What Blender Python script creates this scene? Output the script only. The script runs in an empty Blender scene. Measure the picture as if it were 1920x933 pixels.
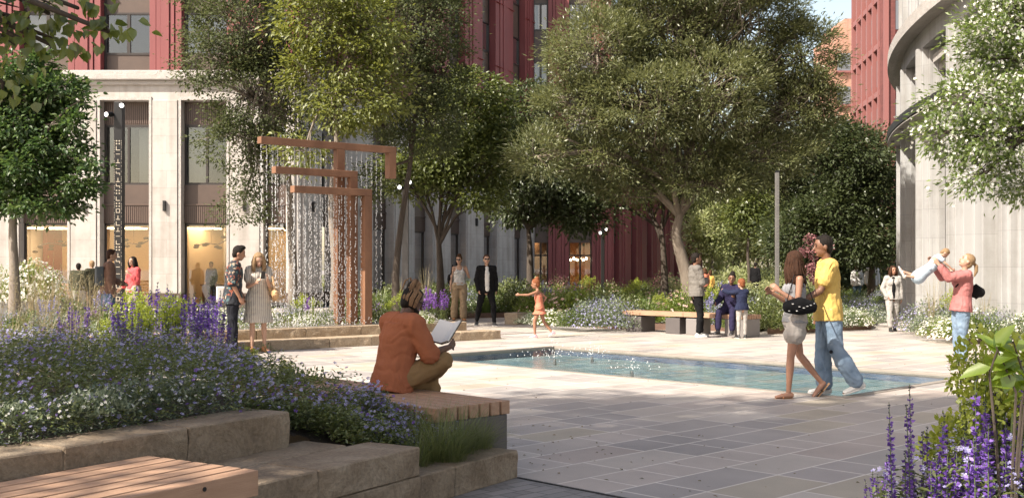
import bpy, bmesh, math, random
import numpy as np
from mathutils import Vector, Matrix, Euler
random.seed(7); RNG = np.random.default_rng(11)
SC = bpy.context.scene; COL = SC.collection
PI = math.pi; F = 2080.0; HZ = 500.0; CH = 1.5
def V(*a): return Vector(a)
def gp(px, py, z=0.0):
    """world point at height z seen at photo pixel (px, py)"""
    Y = (CH - z) * F / (py - HZ); return Vector(((px - 960) / F * Y, Y, z))
def dp(px, py, Y): return Vector(((px - 960) / F * Y, Y, CH - (py - HZ) * Y / F))
UA = Vector((-0.698, 0.716, 0)); UB = Vector((0.716, 0.698, 0))      # paving grid directions
UD = Vector((0.527, 0.85, 0)); UN = Vector((-0.85, 0.527, 0))        # stone wall directions

# ---------------------------------------------------------------- materials
def nt(name):
    m = bpy.data.materials.new(name); m.use_nodes = True; t = m.node_tree; t.nodes.clear()
    return m, t, t.nodes, t.links
def N(t, kind, **kw):
    n = t.nodes.new(kind)
    for k, v in kw.items():
        if k.startswith('i_'): n.inputs[k[2:].replace('_', ' ')].default_value = v
        else: setattr(n, k, v)
    return n
def c4(c): return (c[0], c[1], c[2], 1.0)
def ramp(t, fac, stops, interp='LINEAR'):
    r = t.nodes.new('ShaderNodeValToRGB'); r.color_ramp.interpolation = interp
    e = r.color_ramp.elements
    while len(e) < len(stops): e.new(0.5)
    for k, (p, c) in enumerate(stops): e[k].position = p; e[k].color = c4(c)
    t.links.new(fac, r.inputs[0]); return r.outputs[0]
def mat(name, col, rough=.6, col2=None, scale=4.0, bump=0.0, bscale=None, metal=0.0, spec=.5, stretch=(1, 1, 1), detail=5, sheen=0.0):
    m, t, n, l = nt(name)
    o = N(t, 'ShaderNodeOutputMaterial'); p = N(t, 'ShaderNodeBsdfPrincipled')
    p.inputs['Roughness'].default_value = rough; p.inputs['Metallic'].default_value = metal
    p.inputs['Specular IOR Level'].default_value = spec
    if sheen: p.inputs['Sheen Weight'].default_value = sheen
    l.new(p.outputs[0], o.inputs[0])
    if col2 is None and not bump:
        p.inputs['Base Color'].default_value = c4(col); return m
    tc = N(t, 'ShaderNodeTexCoord'); mp = N(t, 'ShaderNodeMapping'); mp.inputs['Scale'].default_value = stretch
    l.new(tc.outputs['Object'], mp.inputs[0])
    if col2 is not None:
        nz = N(t, 'ShaderNodeTexNoise', i_Scale=scale, i_Detail=detail, i_Roughness=.6); l.new(mp.outputs[0], nz.inputs['Vector'])
        l.new(ramp(t, nz.outputs[0], [(.3, col), (.7, col2)]), p.inputs['Base Color'])
    else: p.inputs['Base Color'].default_value = c4(col)
    if bump:
        nb = N(t, 'ShaderNodeTexNoise', i_Scale=bscale or scale * 3, i_Detail=6.0, i_Roughness=.65); l.new(mp.outputs[0], nb.inputs['Vector'])
        b = N(t, 'ShaderNodeBump', i_Strength=bump, i_Distance=.02); l.new(nb.outputs[0], b.inputs['Height']); l.new(b.outputs[0], p.inputs['Normal'])
    return m
def leafmat(name, cols, trans=.35, gloss=.08, rough=.45):
    m, t, n, l = nt(name)
    o = N(t, 'ShaderNodeOutputMaterial'); g = N(t, 'ShaderNodeNewGeometry')
    k = len(cols); c = ramp(t, g.outputs['Random Per Island'], [(i / max(1, k - 1), x) for i, x in enumerate(cols)])
    d = N(t, 'ShaderNodeBsdfDiffuse'); tr = N(t, 'ShaderNodeBsdfTranslucent'); gl = N(t, 'ShaderNodeBsdfGlossy', i_Roughness=rough)
    hs = N(t, 'ShaderNodeHueSaturation', i_Hue=.485, i_Saturation=1.1, i_Value=1.35); l.new(c, hs.inputs['Color'])
    l.new(c, d.inputs[0]); l.new(hs.outputs[0], tr.inputs[0])
    a = N(t, 'ShaderNodeMixShader'); a.inputs[0].default_value = trans; l.new(d.outputs[0], a.inputs[1]); l.new(tr.outputs[0], a.inputs[2])
    b = N(t, 'ShaderNodeMixShader'); b.inputs[0].default_value = gloss; l.new(a.outputs[0], b.inputs[1]); l.new(gl.outputs[0], b.inputs[2])
    l.new(b.outputs[0], o.inputs[0]); return m
def emit(name, col, s):
    m, t, n, l = nt(name); o = N(t, 'ShaderNodeOutputMaterial'); e = N(t, 'ShaderNodeEmission'); e.inputs[0].default_value = c4(col); e.inputs[1].default_value = s
    l.new(e.outputs[0], o.inputs[0]); return m
def glassmat(name, tint=(.9, .92, .92), refl=.12):
    m, t, n, l = nt(name); o = N(t, 'ShaderNodeOutputMaterial'); tr = N(t, 'ShaderNodeBsdfTransparent'); tr.inputs[0].default_value = c4(tint)
    gl = N(t, 'ShaderNodeBsdfGlossy', i_Roughness=.02); fr = N(t, 'ShaderNodeFresnel', i_IOR=1.6); ad = N(t, 'ShaderNodeMath', operation='ADD'); ad.inputs[1].default_value = refl; ad.use_clamp = True
    l.new(fr.outputs[0], ad.inputs[0]); mx = N(t, 'ShaderNodeMixShader'); l.new(ad.outputs[0], mx.inputs[0]); l.new(tr.outputs[0], mx.inputs[1]); l.new(gl.outputs[0], mx.inputs[2]); l.new(mx.outputs[0], o.inputs[0]); return m

# ---------------------------------------------------------------- objects
def tag(o, label=None, cat=None, group=None, kind=None):
    if label: o['label'] = label
    if cat: o['category'] = cat
    if group: o['group'] = group
    if kind: o['kind'] = kind
    return o
def empty(name, loc=(0, 0, 0), rz=0.0, label=None, cat=None, group=None):
    o = bpy.data.objects.new(name, None); COL.objects.link(o); o.location = loc; o.rotation_euler = (0, 0, rz); o.empty_display_size = .2
    return tag(o, label, cat, group)
def link(name, me, parent=None, mats=()):
    o = bpy.data.objects.new(name, me); COL.objects.link(o)
    for m in mats: me.materials.append(m)
    if parent: o.parent = parent
    return o
def copy_tree(o, loc, rz=0.0, scale=1.0, label=None, group=None):
    def rec(a, par):
        c = a.copy(); COL.objects.link(c)
        if par: c.parent = par
        for ch in list(a.children): rec(ch, c)
        return c
    c = rec(o, None); c.location = loc; c.rotation_euler = (0, 0, rz); c.scale = (scale,) * 3
    if label: c['label'] = label
    if group: c['group'] = group
    return c
class MB:
    def __init__(s): s.v = []; s.f = []
    def add(s, vs, fs):
        k = len(s.v); s.v += [tuple(p) for p in vs]; s.f += [tuple(i + k for i in f) for f in fs]; return s
    def box(s, c, h, ax=None):
        """c centre, h half sizes, ax three axes"""
        ax = ax or (V(1, 0, 0), V(0, 1, 0), V(0, 0, 1)); c = Vector(c)
        vs = [c + ax[0] * (h[0] * i) + ax[1] * (h[1] * j) + ax[2] * (h[2] * k) for i in (-1, 1) for j in (-1, 1) for k in (-1, 1)]
        return s.add(vs, [(0, 1, 3, 2), (4, 6, 7, 5), (0, 4, 5, 1), (2, 3, 7, 6), (0, 2, 6, 4), (1, 5, 7, 3)])
    def b2(s, x0, x1, y0, y1, z0, z1): return s.box(((x0 + x1) / 2, (y0 + y1) / 2, (z0 + z1) / 2), (abs(x1 - x0) / 2, abs(y1 - y0) / 2, abs(z1 - z0) / 2))
    def tube(s, pts, rads, n=8, side=None, cap=True):
        pts = [Vector(p) for p in pts]; rads = [(r, r) if not isinstance(r, (tuple, list)) else r for r in rads]
        vs = []; fs = []; up = Vector(side) if side is not None else None; rings = []
        T = []
        for i in range(len(pts)):
            a = pts[max(0, i - 1)]; b = pts[min(len(pts) - 1, i + 1)]; t = (b - a)
            T.append(t.normalized() if t.length > 1e-9 else V(0, 0, 1))
        if up is None:
            up = V(1, 0, 0) if abs(T[0].x) < .8 else V(0, 1, 0)
        P = list(pts); R = list(rads)
        if cap:
            m0 = min(rads[0]); m1 = min(rads[-1])
            P = [pts[0] - T[0] * m0 * .9, pts[0] - T[0] * m0 * .6] + P + [pts[-1] + T[-1] * m1 * .6, pts[-1] + T[-1] * m1 * .9]
            R = [(rads[0][0] * .35, rads[0][1] * .35), (rads[0][0] * .8, rads[0][1] * .8)] + R + [(rads[-1][0] * .8, rads[-1][1] * .8), (rads[-1][0] * .35, rads[-1][1] * .35)]
            T = [T[0], T[0]] + T + [T[-1], T[-1]]
        for i, p in enumerate(P):
            t = T[i]; a = up - t * up.dot(t)
            if a.length < 1e-5: a = t.orthogonal()
            a.normalize(); b = t.cross(a); up = a if side is None else up
            vs += [p + a * (R[i][0] * math.cos(2 * PI * k / n)) + b * (R[i][1] * math.sin(2 * PI * k / n)) for k in range(n)]
        m = len(P)
        for i in range(m - 1):
            for k in range(n):
                fs.append((i * n + k, i * n + (k + 1) % n, (i + 1) * n + (k + 1) % n, (i + 1) * n + k))
        fs.append(tuple(reversed(range(n)))); fs.append(tuple(range((m - 1) * n, m * n)))
        return s.add(vs, fs)
    def ell(s, c, r, ax=None, n=12, m=8):
        ax = ax or (V(1, 0, 0), V(0, 1, 0), V(0, 0, 1)); c = Vector(c); vs = []; fs = []
        for i in range(1, m):
            th = PI * i / m
            for k in range(n):
                ph = 2 * PI * k / n
                vs.append(c + ax[0] * (r[0] * math.sin(th) * math.cos(ph)) + ax[1] * (r[1] * math.sin(th) * math.sin(ph)) + ax[2] * (r[2] * math.cos(th)))
        vs.append(c + ax[2] * r[2]); vs.append(c - ax[2] * r[2]); A = len(vs) - 2; B = len(vs) - 1
        for i in range(m - 2):
            for k in range(n): fs.append((i * n + k, (i + 1) * n + k, (i + 1) * n + (k + 1) % n, i * n + (k + 1) % n))
        for k in range(n): fs.append((A, k, (k + 1) % n)); fs.append((B, (m - 2) * n + (k + 1) % n, (m - 2) * n + k))
        return s.add(vs, fs)
    def prism(s, poly, z0, z1):
        n = len(poly); vs = [(p[0], p[1], z0) for p in poly] + [(p[0], p[1], z1) for p in poly]
        fs = [tuple(range(n, 2 * n)), tuple(reversed(range(n)))] + [(i, (i + 1) % n, n + (i + 1) % n, n + i) for i in range(n)]
        return s.add(vs, fs)
    def mesh(s, name='m'):
        me = bpy.data.meshes.new(name); me.from_pydata(s.v, [], s.f); me.update(); return me
    def build(s, name, m, parent=None, bevel=0.0, smooth=False, segs=2):
        me = s.mesh(name); o = link(name, me, parent, [m])
        if smooth: me.polygons.foreach_set('use_smooth', [True] * len(me.polygons))
        if bevel:
            b = o.modifiers.new('b', 'BEVEL'); b.width = bevel; b.segments = segs; b.limit_method = 'ANGLE'
        return o
def npmesh(name, VS, FS, mi=None):
    """VS (n,3), FS (m,4) -> mesh, quick"""
    me = bpy.data.meshes.new(name); VS = np.asarray(VS, dtype=np.float32); FS = np.asarray(FS, dtype=np.int32)
    me.vertices.add(len(VS)); me.vertices.foreach_set('co', VS.ravel()); k = FS.shape[1]
    me.loops.add(FS.size); me.loops.foreach_set('vertex_index', FS.ravel()); me.polygons.add(len(FS))
    me.polygons.foreach_set('loop_start', np.arange(0, FS.size, k, dtype=np.int32)); me.polygons.foreach_set('loop_total', np.full(len(FS), k, dtype=np.int32))
    if mi is not None: me.polygons.foreach_set('material_index', np.asarray(mi, dtype=np.int32))
    me.update(calc_edges=True); return me
def unit(a): return a / np.maximum(np.linalg.norm(a, axis=1, keepdims=True), 1e-9)
def rnd(n): return unit(RNG.normal(size=(n, 3)))
def leaves(P, D, NN, L, W, fold=.25, bend=0.0):
    """rhomb leaves: base P, axis D, normal hint NN -> (V, F)"""
    n = len(P); D = unit(D); S = unit(np.cross(D, NN)); U = np.cross(S, D)
    L = np.broadcast_to(np.asarray(L, dtype=float), (n,))[:, None]; W = np.broadcast_to(np.asarray(W, dtype=float), (n,))[:, None]
    mid = P + D * L * .45
    v = np.stack([P, mid + S * W * .5 + U * W * fold, P + D * L - U * L * bend, mid - S * W * .5 + U * W * fold], axis=1).reshape(-1, 3)
    return v, np.arange(4 * n).reshape(n, 4)
def leaves6(P, D, NN, L, W, fold=.18, bend=.12):
    """pointed-oval leaf from two quads folded along its midrib"""
    n = len(P); D = unit(D); S = unit(np.cross(D, NN)); U = np.cross(S, D)
    L = np.broadcast_to(np.asarray(L, dtype=float), (n,))[:, None]; W = np.broadcast_to(np.asarray(W, dtype=float), (n,))[:, None]
    a = P; e = P + D * L - U * L * bend
    l1 = P + D * L * .28 + S * W * .5 + U * W * fold; l2 = P + D * L * .62 + S * W * .38 + U * W * fold - U * L * bend * .3
    r1 = P + D * L * .28 - S * W * .5 + U * W * fold; r2 = P + D * L * .62 - S * W * .38 + U * W * fold - U * L * bend * .3
    v = np.stack([a, l1, l2, e, r2, r1], axis=1).reshape(-1, 3); b = np.arange(n) * 6
    f = np.concatenate([np.stack([b, b + 3, b + 2, b + 1], 1), np.stack([b, b + 5, b + 4, b + 3], 1)])
    return v, f
def flowers(P, NN, R, petals=5, cup=.25):
    """flat five-petal flowers"""
    n = len(P); NN = unit(NN); a = unit(np.cross(NN, rnd(n))); b = np.cross(NN, a); vs = []; 
    R = np.broadcast_to(np.asarray(R, dtype=float), (n,))[:, None]
    for k in range(petals):
        t = 2 * PI * k / petals; d = a * math.cos(t) + b * math.sin(t); s = np.cross(NN, d)
        vs += [P, P + d * R * .65 + s * R * .32 + NN * R * cup, P + d * R + NN * R * cup * .8, P + d * R * .65 - s * R * .32 + NN * R * cup]
    v = np.stack(vs, axis=1).reshape(-1, 3); return v, np.arange(4 * petals * n).reshape(-1, 4)
def merge(lst):
    """[(V,F,mat index)] -> V,F,mi"""
    vs = []; fs = []; mi = []; k = 0
    for v, f, m in lst:
        vs.append(v); fs.append(f + k); mi.append(np.full(len(f), m)); k += len(v)
    return np.concatenate(vs), np.concatenate(fs), np.concatenate(mi)

# ---------------------------------------------------------------- camera, sky, sun
cam = bpy.data.cameras.new('camera'); co = bpy.data.objects.new('camera', cam); COL.objects.link(co)
co.location = (0, 0, CH); co.rotation_euler = (PI / 2, 0, 0); cam.sensor_width = 36; cam.lens = F / 1920 * 36; cam.shift_y = (HZ - 466.5) / 1920; cam.clip_end = 2000; cam.clip_start = .1
SC.camera = co
SUN_EL = math.radians(44); SUN_DIR = Vector((-0.78, -0.62, 0)).normalized()
w = bpy.data.worlds.new('World'); SC.world = w; w.use_nodes = True; t = w.node_tree; t.nodes.clear()
wo = N(t, 'ShaderNodeOutputWorld'); bg = N(t, 'ShaderNodeBackground'); sk = N(t, 'ShaderNodeTexSky'); sk.sky_type = 'NISHITA'; sk.sun_disc = False
sk.sun_elevation = SUN_EL; sk.sun_rotation = math.atan2(SUN_DIR.x, SUN_DIR.y); sk.air_density = 1.0; sk.dust_density = 1.5; sk.ozone_density = 1.0
bg.inputs[1].default_value = .125; tw = N(t, 'ShaderNodeMix', data_type='RGBA', blend_type='MULTIPLY'); tw.inputs[0].default_value = 1; tw.inputs[7].default_value = (1.22, 1.0, .80, 1); t.links.new(sk.outputs[0], tw.inputs[6]); t.links.new(tw.outputs[2], bg.inputs[0]); t.links.new(bg.outputs[0], wo.inputs[0])
sl = bpy.data.lights.new('sun', 'SUN'); sl.energy = 4.3; sl.angle = math.radians(.6); sl.color = (1, .92, .80)
so = bpy.data.objects.new('sun', sl); COL.objects.link(so)
sd = Vector((SUN_DIR.x * math.cos(SUN_EL), SUN_DIR.y * math.cos(SUN_EL), math.sin(SUN_EL))); so.rotation_euler = sd.to_track_quat('Z', 'Y').to_euler(); so.location = (0, 0, 40)
SC.view_settings.view_transform = 'Standard'; SC.view_settings.look = 'None'; SC.view_settings.exposure = 1.25; SC.view_settings.gamma = 1
SC.cycles.max_bounces = 6; SC.cycles.diffuse_bounces = 3; SC.cycles.glossy_bounces = 3; SC.cycles.transmission_bounces = 4; SC.cycles.transparent_max_bounces = 40
SC.cycles.sample_clamp_indirect = 6; SC.cycles.caustics_reflective = False; SC.cycles.caustics_refractive = False
# ================================================================ ground, pool, paths
def paving_mat(name, rw, lw, cols, mortar, mcol, off_seed=0.0):
    m, t, n, l = nt(name); o = N(t, 'ShaderNodeOutputMaterial'); p = N(t, 'ShaderNodeBsdfPrincipled'); l.new(p.outputs[0], o.inputs[0])
    tc = N(t, 'ShaderNodeTexCoord'); sp = N(t, 'ShaderNodeSeparateXYZ'); l.new(tc.outputs['Object'], sp.inputs[0])
    def M(op, a, b=None, c=None):
        q = N(t, 'ShaderNodeMath', operation=op)
        for i, x in enumerate((a, b, c)):
            if x is None: continue
            if isinstance(x, (int, float)): q.inputs[i].default_value = x
            else: l.new(x, q.inputs[i])
        return q.outputs[0]
    r = M('DIVIDE', sp.outputs[0], rw); row = M('FLOOR', r); fr = M('SUBTRACT', r, row)
    wn = N(t, 'ShaderNodeTexWhiteNoise', noise_dimensions='1D'); l.new(M('ADD', row, off_seed + .37), wn.inputs['W'])
    cc = M('ADD', M('DIVIDE', sp.outputs[1], lw), M('MULTIPLY', wn.outputs['Value'], 5.0)); cl = M('FLOOR', cc); fc = M('SUBTRACT', cc, cl)
    cb = N(t, 'ShaderNodeCombineXYZ'); l.new(row, cb.inputs[0]); l.new(cl, cb.inputs[1])
    w2 = N(t, 'ShaderNodeTexWhiteNoise', noise_dimensions='2D'); l.new(cb.outputs[0], w2.inputs['Vector'])
    # every third slab or so is cut in two
    col = ramp(t, w2.outputs['Value'], [(i / len(cols), c) for i, c in enumerate(cols)], 'CONSTANT')
    cut = M('GREATER_THAN', w2.outputs['Value'], .62)
    dr = M('MULTIPLY', M('MINIMUM', fr, M('SUBTRACT', 1.0, fr)), rw)
    dc = M('MULTIPLY', M('MINIMUM', fc, M('SUBTRACT', 1.0, fc)), lw)
    dk = M('ADD', M('MULTIPLY', M('ABSOLUTE', M('SUBTRACT', fc, .45)), lw), M('MULTIPLY', M('SUBTRACT', 1.0, cut), 9.0))
    d = M('MINIMUM', M('MINIMUM', dr, dc), dk)
    jm = N(t, 'ShaderNodeMapRange'); jm.inputs[1].default_value = mortar * .6; jm.inputs[2].default_value = mortar * 1.3; l.new(d, jm.inputs[0])
    n1 = N(t, 'ShaderNodeTexNoise', i_Scale=260.0, i_Detail=3.0); l.new(tc.outputs['Object'], n1.inputs['Vector'])
    n2 = N(t, 'ShaderNodeTexNoise', i_Scale=1.3, i_Detail=6.0, i_Roughness=.65); l.new(tc.outputs['Object'], n2.inputs['Vector'])
    n3 = N(t, 'ShaderNodeTexNoise', i_Scale=.22, i_Detail=4.0); l.new(tc.outputs['Object'], n3.inputs['Vector']); n4 = N(t, 'ShaderNodeTexVoronoi', i_Scale=3.1); l.new(tc.outputs['Object'], n4.inputs['Vector']); sp4 = N(t, 'ShaderNodeMapRange'); sp4.inputs[1].default_value = .03; sp4.inputs[2].default_value = .055; sp4.inputs[3].default_value = .72; l.new(n4.outputs['Distance'], sp4.inputs[0]); f1 = M('MULTIPLY', M('ADD', .50, M('MULTIPLY', n1.outputs[0], 1.0)), sp4.outputs[0]); f2 = M('MULTIPLY', M('ADD', .66, M('MULTIPLY', n2.outputs[0], .68)), M('ADD', .80, M('MULTIPLY', n3.outputs[0], .40)))
    mx = N(t, 'ShaderNodeMix', data_type='RGBA', blend_type='MULTIPLY'); mx.inputs[0].default_value = 1; l.new(col, mx.inputs[6]); l.new(M('MULTIPLY', f1, f2), mx.inputs[7])
    m2 = N(t, 'ShaderNodeMix', data_type='RGBA'); l.new(jm.outputs[0], m2.inputs[0]); m2.inputs[6].default_value = c4(mcol); l.new(mx.outputs[2], m2.inputs[7])
    l.new(m2.outputs[2], p.inputs['Base Color'])
    l.new(M('ADD', .45, M('MULTIPLY', n2.outputs[0], .35)), p.inputs['Roughness'])
    b = N(t, 'ShaderNodeBump', i_Strength=.35, i_Distance=.006); l.new(M('ADD', jm.outputs[0], M('MULTIPLY', n1.outputs[0], .35)), b.inputs['Height']); l.new(b.outputs[0], p.inputs['Normal'])
    return m
M_PAVE = paving_mat('paving', .44, .86, [(.39, .345, .31), (.33, .30, .28), (.42, .375, .335), (.38, .325, .29), (.38, .335, .27), (.45, .405, .36), (.30, .275, .26), (.41, .36, .325), (.35, .315, .295)], .009, (.62, .57, .52))
M_SETT = paving_mat('setts', .11, .22, [(.20, .19, .185), (.23, .215, .21), (.18, .17, .165)], .005, (.10, .095, .09), 3.0)
# local x = across the courses (UA), local y = along them (UB)
GRZ = math.atan2(UA.y, UA.x)
R0 = gp(1822, 705); LP = 7.9; WP = 3.5        # pool corner on the right, sides along UA and -UB
G0 = Matrix.Rotation(GRZ, 4, 'Z')
def loc_ab(p): q = G0.inverted() @ Vector((p[0], p[1], 0)); return q.x, q.y
ax, ay = loc_ab(R0); bx, by = loc_ab(R0 + UA * LP - UB * WP)
x0, x1 = sorted((ax, bx)); y0, y1 = sorted((ay, by)); BG = 420
vs = [(-BG, -BG, 0), (BG, -BG, 0), (BG, BG, 0), (-BG, BG, 0), (x0, y0, 0), (x1, y0, 0), (x1, y1, 0), (x0, y1, 0)]
me = bpy.data.meshes.new('plaza'); me.from_pydata(vs, [], [(0, 1, 5, 4), (1, 2, 6, 5), (2, 3, 7, 6), (3, 0, 4, 7)])
gr = link('ground_paving', me, None, [M_PAVE]); gr.rotation_euler = (0, 0, GRZ); tag(gr, kind='structure')
# fine setts in front of the drain line
q0 = gp(971, 896); P = [q0 - UA * 9, q0 + UA * .06, q0 + UA * .06 - UD * 12, q0 - UA * 9 - UD * 12 ]
me = bpy.data.meshes.new('setts'); me.from_pydata([(loc_ab(p)[0], loc_ab(p)[1], .004) for p in P], [], [(0, 1, 2, 3)])
se = link('path_of_setts', me, None, [M_SETT]); se.rotation_euler = (0, 0, GRZ); tag(se, kind='structure')
b = MB(); b.box(q0 - UA * 4.5 + V(0, 0, .004), (4.5, .012, .006), (UA, UB, V(0, 0, 1))); tag(b.build('drain_slot', mat('drain', (.02, .018, .018), .6)), 'dark slot drain between the large slabs and the small setts', 'drain')
# pool shell
M_TILE = paving_mat('pool_tile', .3, .45, [(.27, .36, .38), (.31, .40, .41), (.23, .32, .36), (.37, .44, .44), (.34, .37, .37), (.40, .38, .36)], .008, (.05, .12, .13), 8.0)
M_COPE = mat('coping', (.24, .21, .18), .5, (.30, .265, .23), 3, .1)
b = MB(); zf = -.15
b.b2(x0 - .02, x1 + .02, y0 - .02, y1 + .02, zf - .1, zf)
o = b.build('pool_floor', M_TILE); o.rotation_euler = (0, 0, GRZ); tag(o, kind='structure')
b = MB(); th = .08
b.b2(x0 - th, x0, y0 - th, y1 + th, zf, -.004); b.b2(x1, x1 + th, y0 - th, y1 + th, zf, -.004); b.b2(x0, x1, y0 - th, y0, zf, -.004); b.b2(x0, x1, y1, y1 + th, zf, -.004)
o = b.build('pool_wall', mat('pool_blue', (.10, .15, .26), .3, (.15, .21, .32), 5)); o.rotation_euler = (0, 0, GRZ); tag(o, kind='structure')
b = MB(); th = .09; zz = .012
b.b2(x0 - th, x0 + .02, y0 - th, y1 + th, -.05, zz); b.b2(x1 - .02, x1 + th, y0 - th, y1 + th, -.05, zz); b.b2(x0 + .02, x1 - .02, y0 - th, y0 + .02, -.05, zz); b.b2(x0 + .02, x1 - .02, y1 - .02, y1 + th, -.05, zz)
o = b.build('pool_kerb', M_COPE, bevel=.006); o.rotation_euler = (0, 0, GRZ); tag(o, kind='structure')
m, t, n, l = nt('water'); oo = N(t, 'ShaderNodeOutputMaterial'); g = N(t, 'ShaderNodeBsdfGlossy', i_Roughness=.04); tr = N(t, 'ShaderNodeBsdfTransparent'); tr.inputs[0].default_value = (.80, .88, .90, 1)
fr = N(t, 'ShaderNodeFresnel', i_IOR=1.33); mx = N(t, 'ShaderNodeMixShader'); tc = N(t, 'ShaderNodeTexCoord'); mp = N(t, 'ShaderNodeMapping'); mp.inputs['Rotation'].default_value = (0, 0, .8); mp.inputs['Scale'].default_value = (1, 2.2, 1)
nz = N(t, 'ShaderNodeTexNoise', i_Scale=3.2, i_Detail=4.0); bu = N(t, 'ShaderNodeBump', i_Strength=.28, i_Distance=.05)
l.new(tc.outputs['Object'], mp.inputs[0]); l.new(mp.outputs[0], nz.inputs['Vector']); l.new(nz.outputs[0], bu.inputs['Height']); l.new(bu.outputs[0], g.inputs['Normal']); l.new(bu.outputs[0], fr.inputs['Normal'])
fm_ = N(t, 'ShaderNodeMath', operation='MULTIPLY'); fm_.inputs[1].default_value = .72; l.new(fr.outputs[0], fm_.inputs[0]); l.new(fm_.outputs[0], mx.inputs[0]); l.new(tr.outputs[0], mx.inputs[1]); l.new(g.outputs[0], mx.inputs[2]); l.new(mx.outputs[0], oo.inputs[0])
me = bpy.data.meshes.new('w'); me.from_pydata([(x0, y0, -.025), (x1, y0, -.025), (x1, y1, -.025), (x0, y1, -.025)], [], [(0, 1, 2, 3)])
o = link('pool_water', me, None, [m]); o.rotation_euler = (0, 0, GRZ); tag(o, kind='structure')
# bubbling jets
m, t, n, l = nt('droplet'); oo = N(t, 'ShaderNodeOutputMaterial'); p_ = N(t, 'ShaderNodeBsdfPrincipled', i_Roughness=.15); p_.inputs['Base Color'].default_value = (.80, .81, .82, 1); tr = N(t, 'ShaderNodeBsdfTransparent'); mx = N(t, 'ShaderNodeMixShader'); mx.inputs[0].default_value = .62; l.new(tr.outputs[0], mx.inputs[1]); l.new(p_.outputs[0], mx.inputs[2]); l.new(mx.outputs[0], oo.inputs[0]); M_DROP = m
jets = [(1040, 668, 'low bubbling water jet at the far corner of the pool', 1.2), (1110, 664, 'low bubbling jet second along the pool edge nearest the bench', .8), (1185, 690, 'low bubbling jet spraying drops in the middle of the pool', .7)]
for px, py, lb, s in jets:
    c = gp(px, py); b = MB()
    for k in range(int(60 * s)):
        a = random.random() * 2 * PI; r = abs(random.gauss(0, .28 * s)); z = max(-.03, random.random() ** 1.6 * .26 * s * math.exp(-r * 1.6)); q = random.uniform(.004, .011)
        b.ell((r * math.cos(a), r * math.sin(a), z), (q, q, q * 1.2), n=5, m=4)
    o = empty('water_jet', (c.x, c.y, 0), 0, lb, 'water jet', 'bubbling jets in the pool'); q = b.build('spray', M_DROP, o); q['kind'] = 'stuff'; nz_ = MB(); nz_.tube([V(0, 0, -.14), V(0, 0, -.04)], [.03, .02], 10, cap=False); nz_.build('nozzle', mat('nozzle_steel', (.3, .3, .3), .3, metal=.8), o)

# fallen leaves and petals blown over the paving
n_ = 520; P0 = np.column_stack([RNG.uniform(-6, 9, n_), RNG.uniform(7, 30, n_), np.full(n_, .006)]); P0[:90, 0] = RNG.normal(.5, .8, 90); P0[:90, 1] = RNG.normal(8.8, 1.2, 90)
lv_ = leaves(P0, np.column_stack([RNG.normal(size=(n_, 2)), RNG.uniform(0, .15, n_)]), np.tile([0, 0, 1.], (n_, 1)), RNG.uniform(.015, .045, n_), RNG.uniform(.008, .022, n_), .3)
o = link('fallen_leaves', npmesh('fl', *lv_), None, [leafmat('dry_leaf', [(.16, .11, .05), (.26, .20, .08), (.10, .11, .04), (.45, .38, .33)], .2, .02)]); tag(o, 'scattered dry leaves and petals on the paving', 'fallen leaves', None, 'stuff')

# ================================================================ stone blocks
def stone_mat(name, a, b_, c):
    m, t, n, l = nt(name); o = N(t, 'ShaderNodeOutputMaterial'); p = N(t, 'ShaderNodeBsdfPrincipled', i_Roughness=.8); l.new(p.outputs[0], o.inputs[0])
    tc = N(t, 'ShaderNodeTexCoord'); oi = N(t, 'ShaderNodeObjectInfo'); ad = N(t, 'ShaderNodeVectorMath', operation='ADD')
    sc = N(t, 'ShaderNodeMath', operation='MULTIPLY'); sc.inputs[1].default_value = 37; l.new(oi.outputs['Random'], sc.inputs[0]); l.new(tc.outputs['Object'], ad.inputs[0]); l.new(sc.outputs[0], ad.inputs[1])
    n1 = N(t, 'ShaderNodeTexNoise', i_Scale=2.6, i_Detail=8.0, i_Roughness=.7, i_Distortion=.8); n2 = N(t, 'ShaderNodeTexNoise', i_Scale=38.0, i_Detail=5.0, i_Roughness=.7); n3 = N(t, 'ShaderNodeTexVoronoi', i_Scale=5.0)
    for q in (n1, n2, n3): l.new(ad.outputs[0], q.inputs['Vector'])
    col = ramp(t, n1.outputs[0], [(.28, a), (.5, b_), (.72, c)])
    mx = N(t, 'ShaderNodeMix', data_type='RGBA', blend_type='MULTIPLY'); mx.inputs[0].default_value = .75; l.new(col, mx.inputs[6]); l.new(ramp(t, n2.outputs[0], [(.25, (.45, .43, .42)), (.6, (1, 1, 1))]), mx.inputs[7]); l.new(mx.outputs[2], p.inputs['Base Color'])
    s = N(t, 'ShaderNodeMath', operation='MULTIPLY_ADD'); s.inputs[1].default_value = .25; l.new(n2.outputs[0], s.inputs[0]); l.new(n1.outputs[0], s.inputs[2])
    bu = N(t, 'ShaderNodeBump', i_Strength=.9, i_Distance=.05); l.new(s.outputs[0], bu.inputs['Height']); l.new(bu.outputs[0], p.inputs['Normal']); return m
M_STONE = stone_mat('sandstone', (.17, .125, .085), (.27, .205, .14), (.37, .30, .22))
M_STONE2 = stone_mat('sandstone_pale', (.30, .225, .15), (.42, .325, .225), (.50, .41, .30))
from mathutils import noise as mnoise
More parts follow.
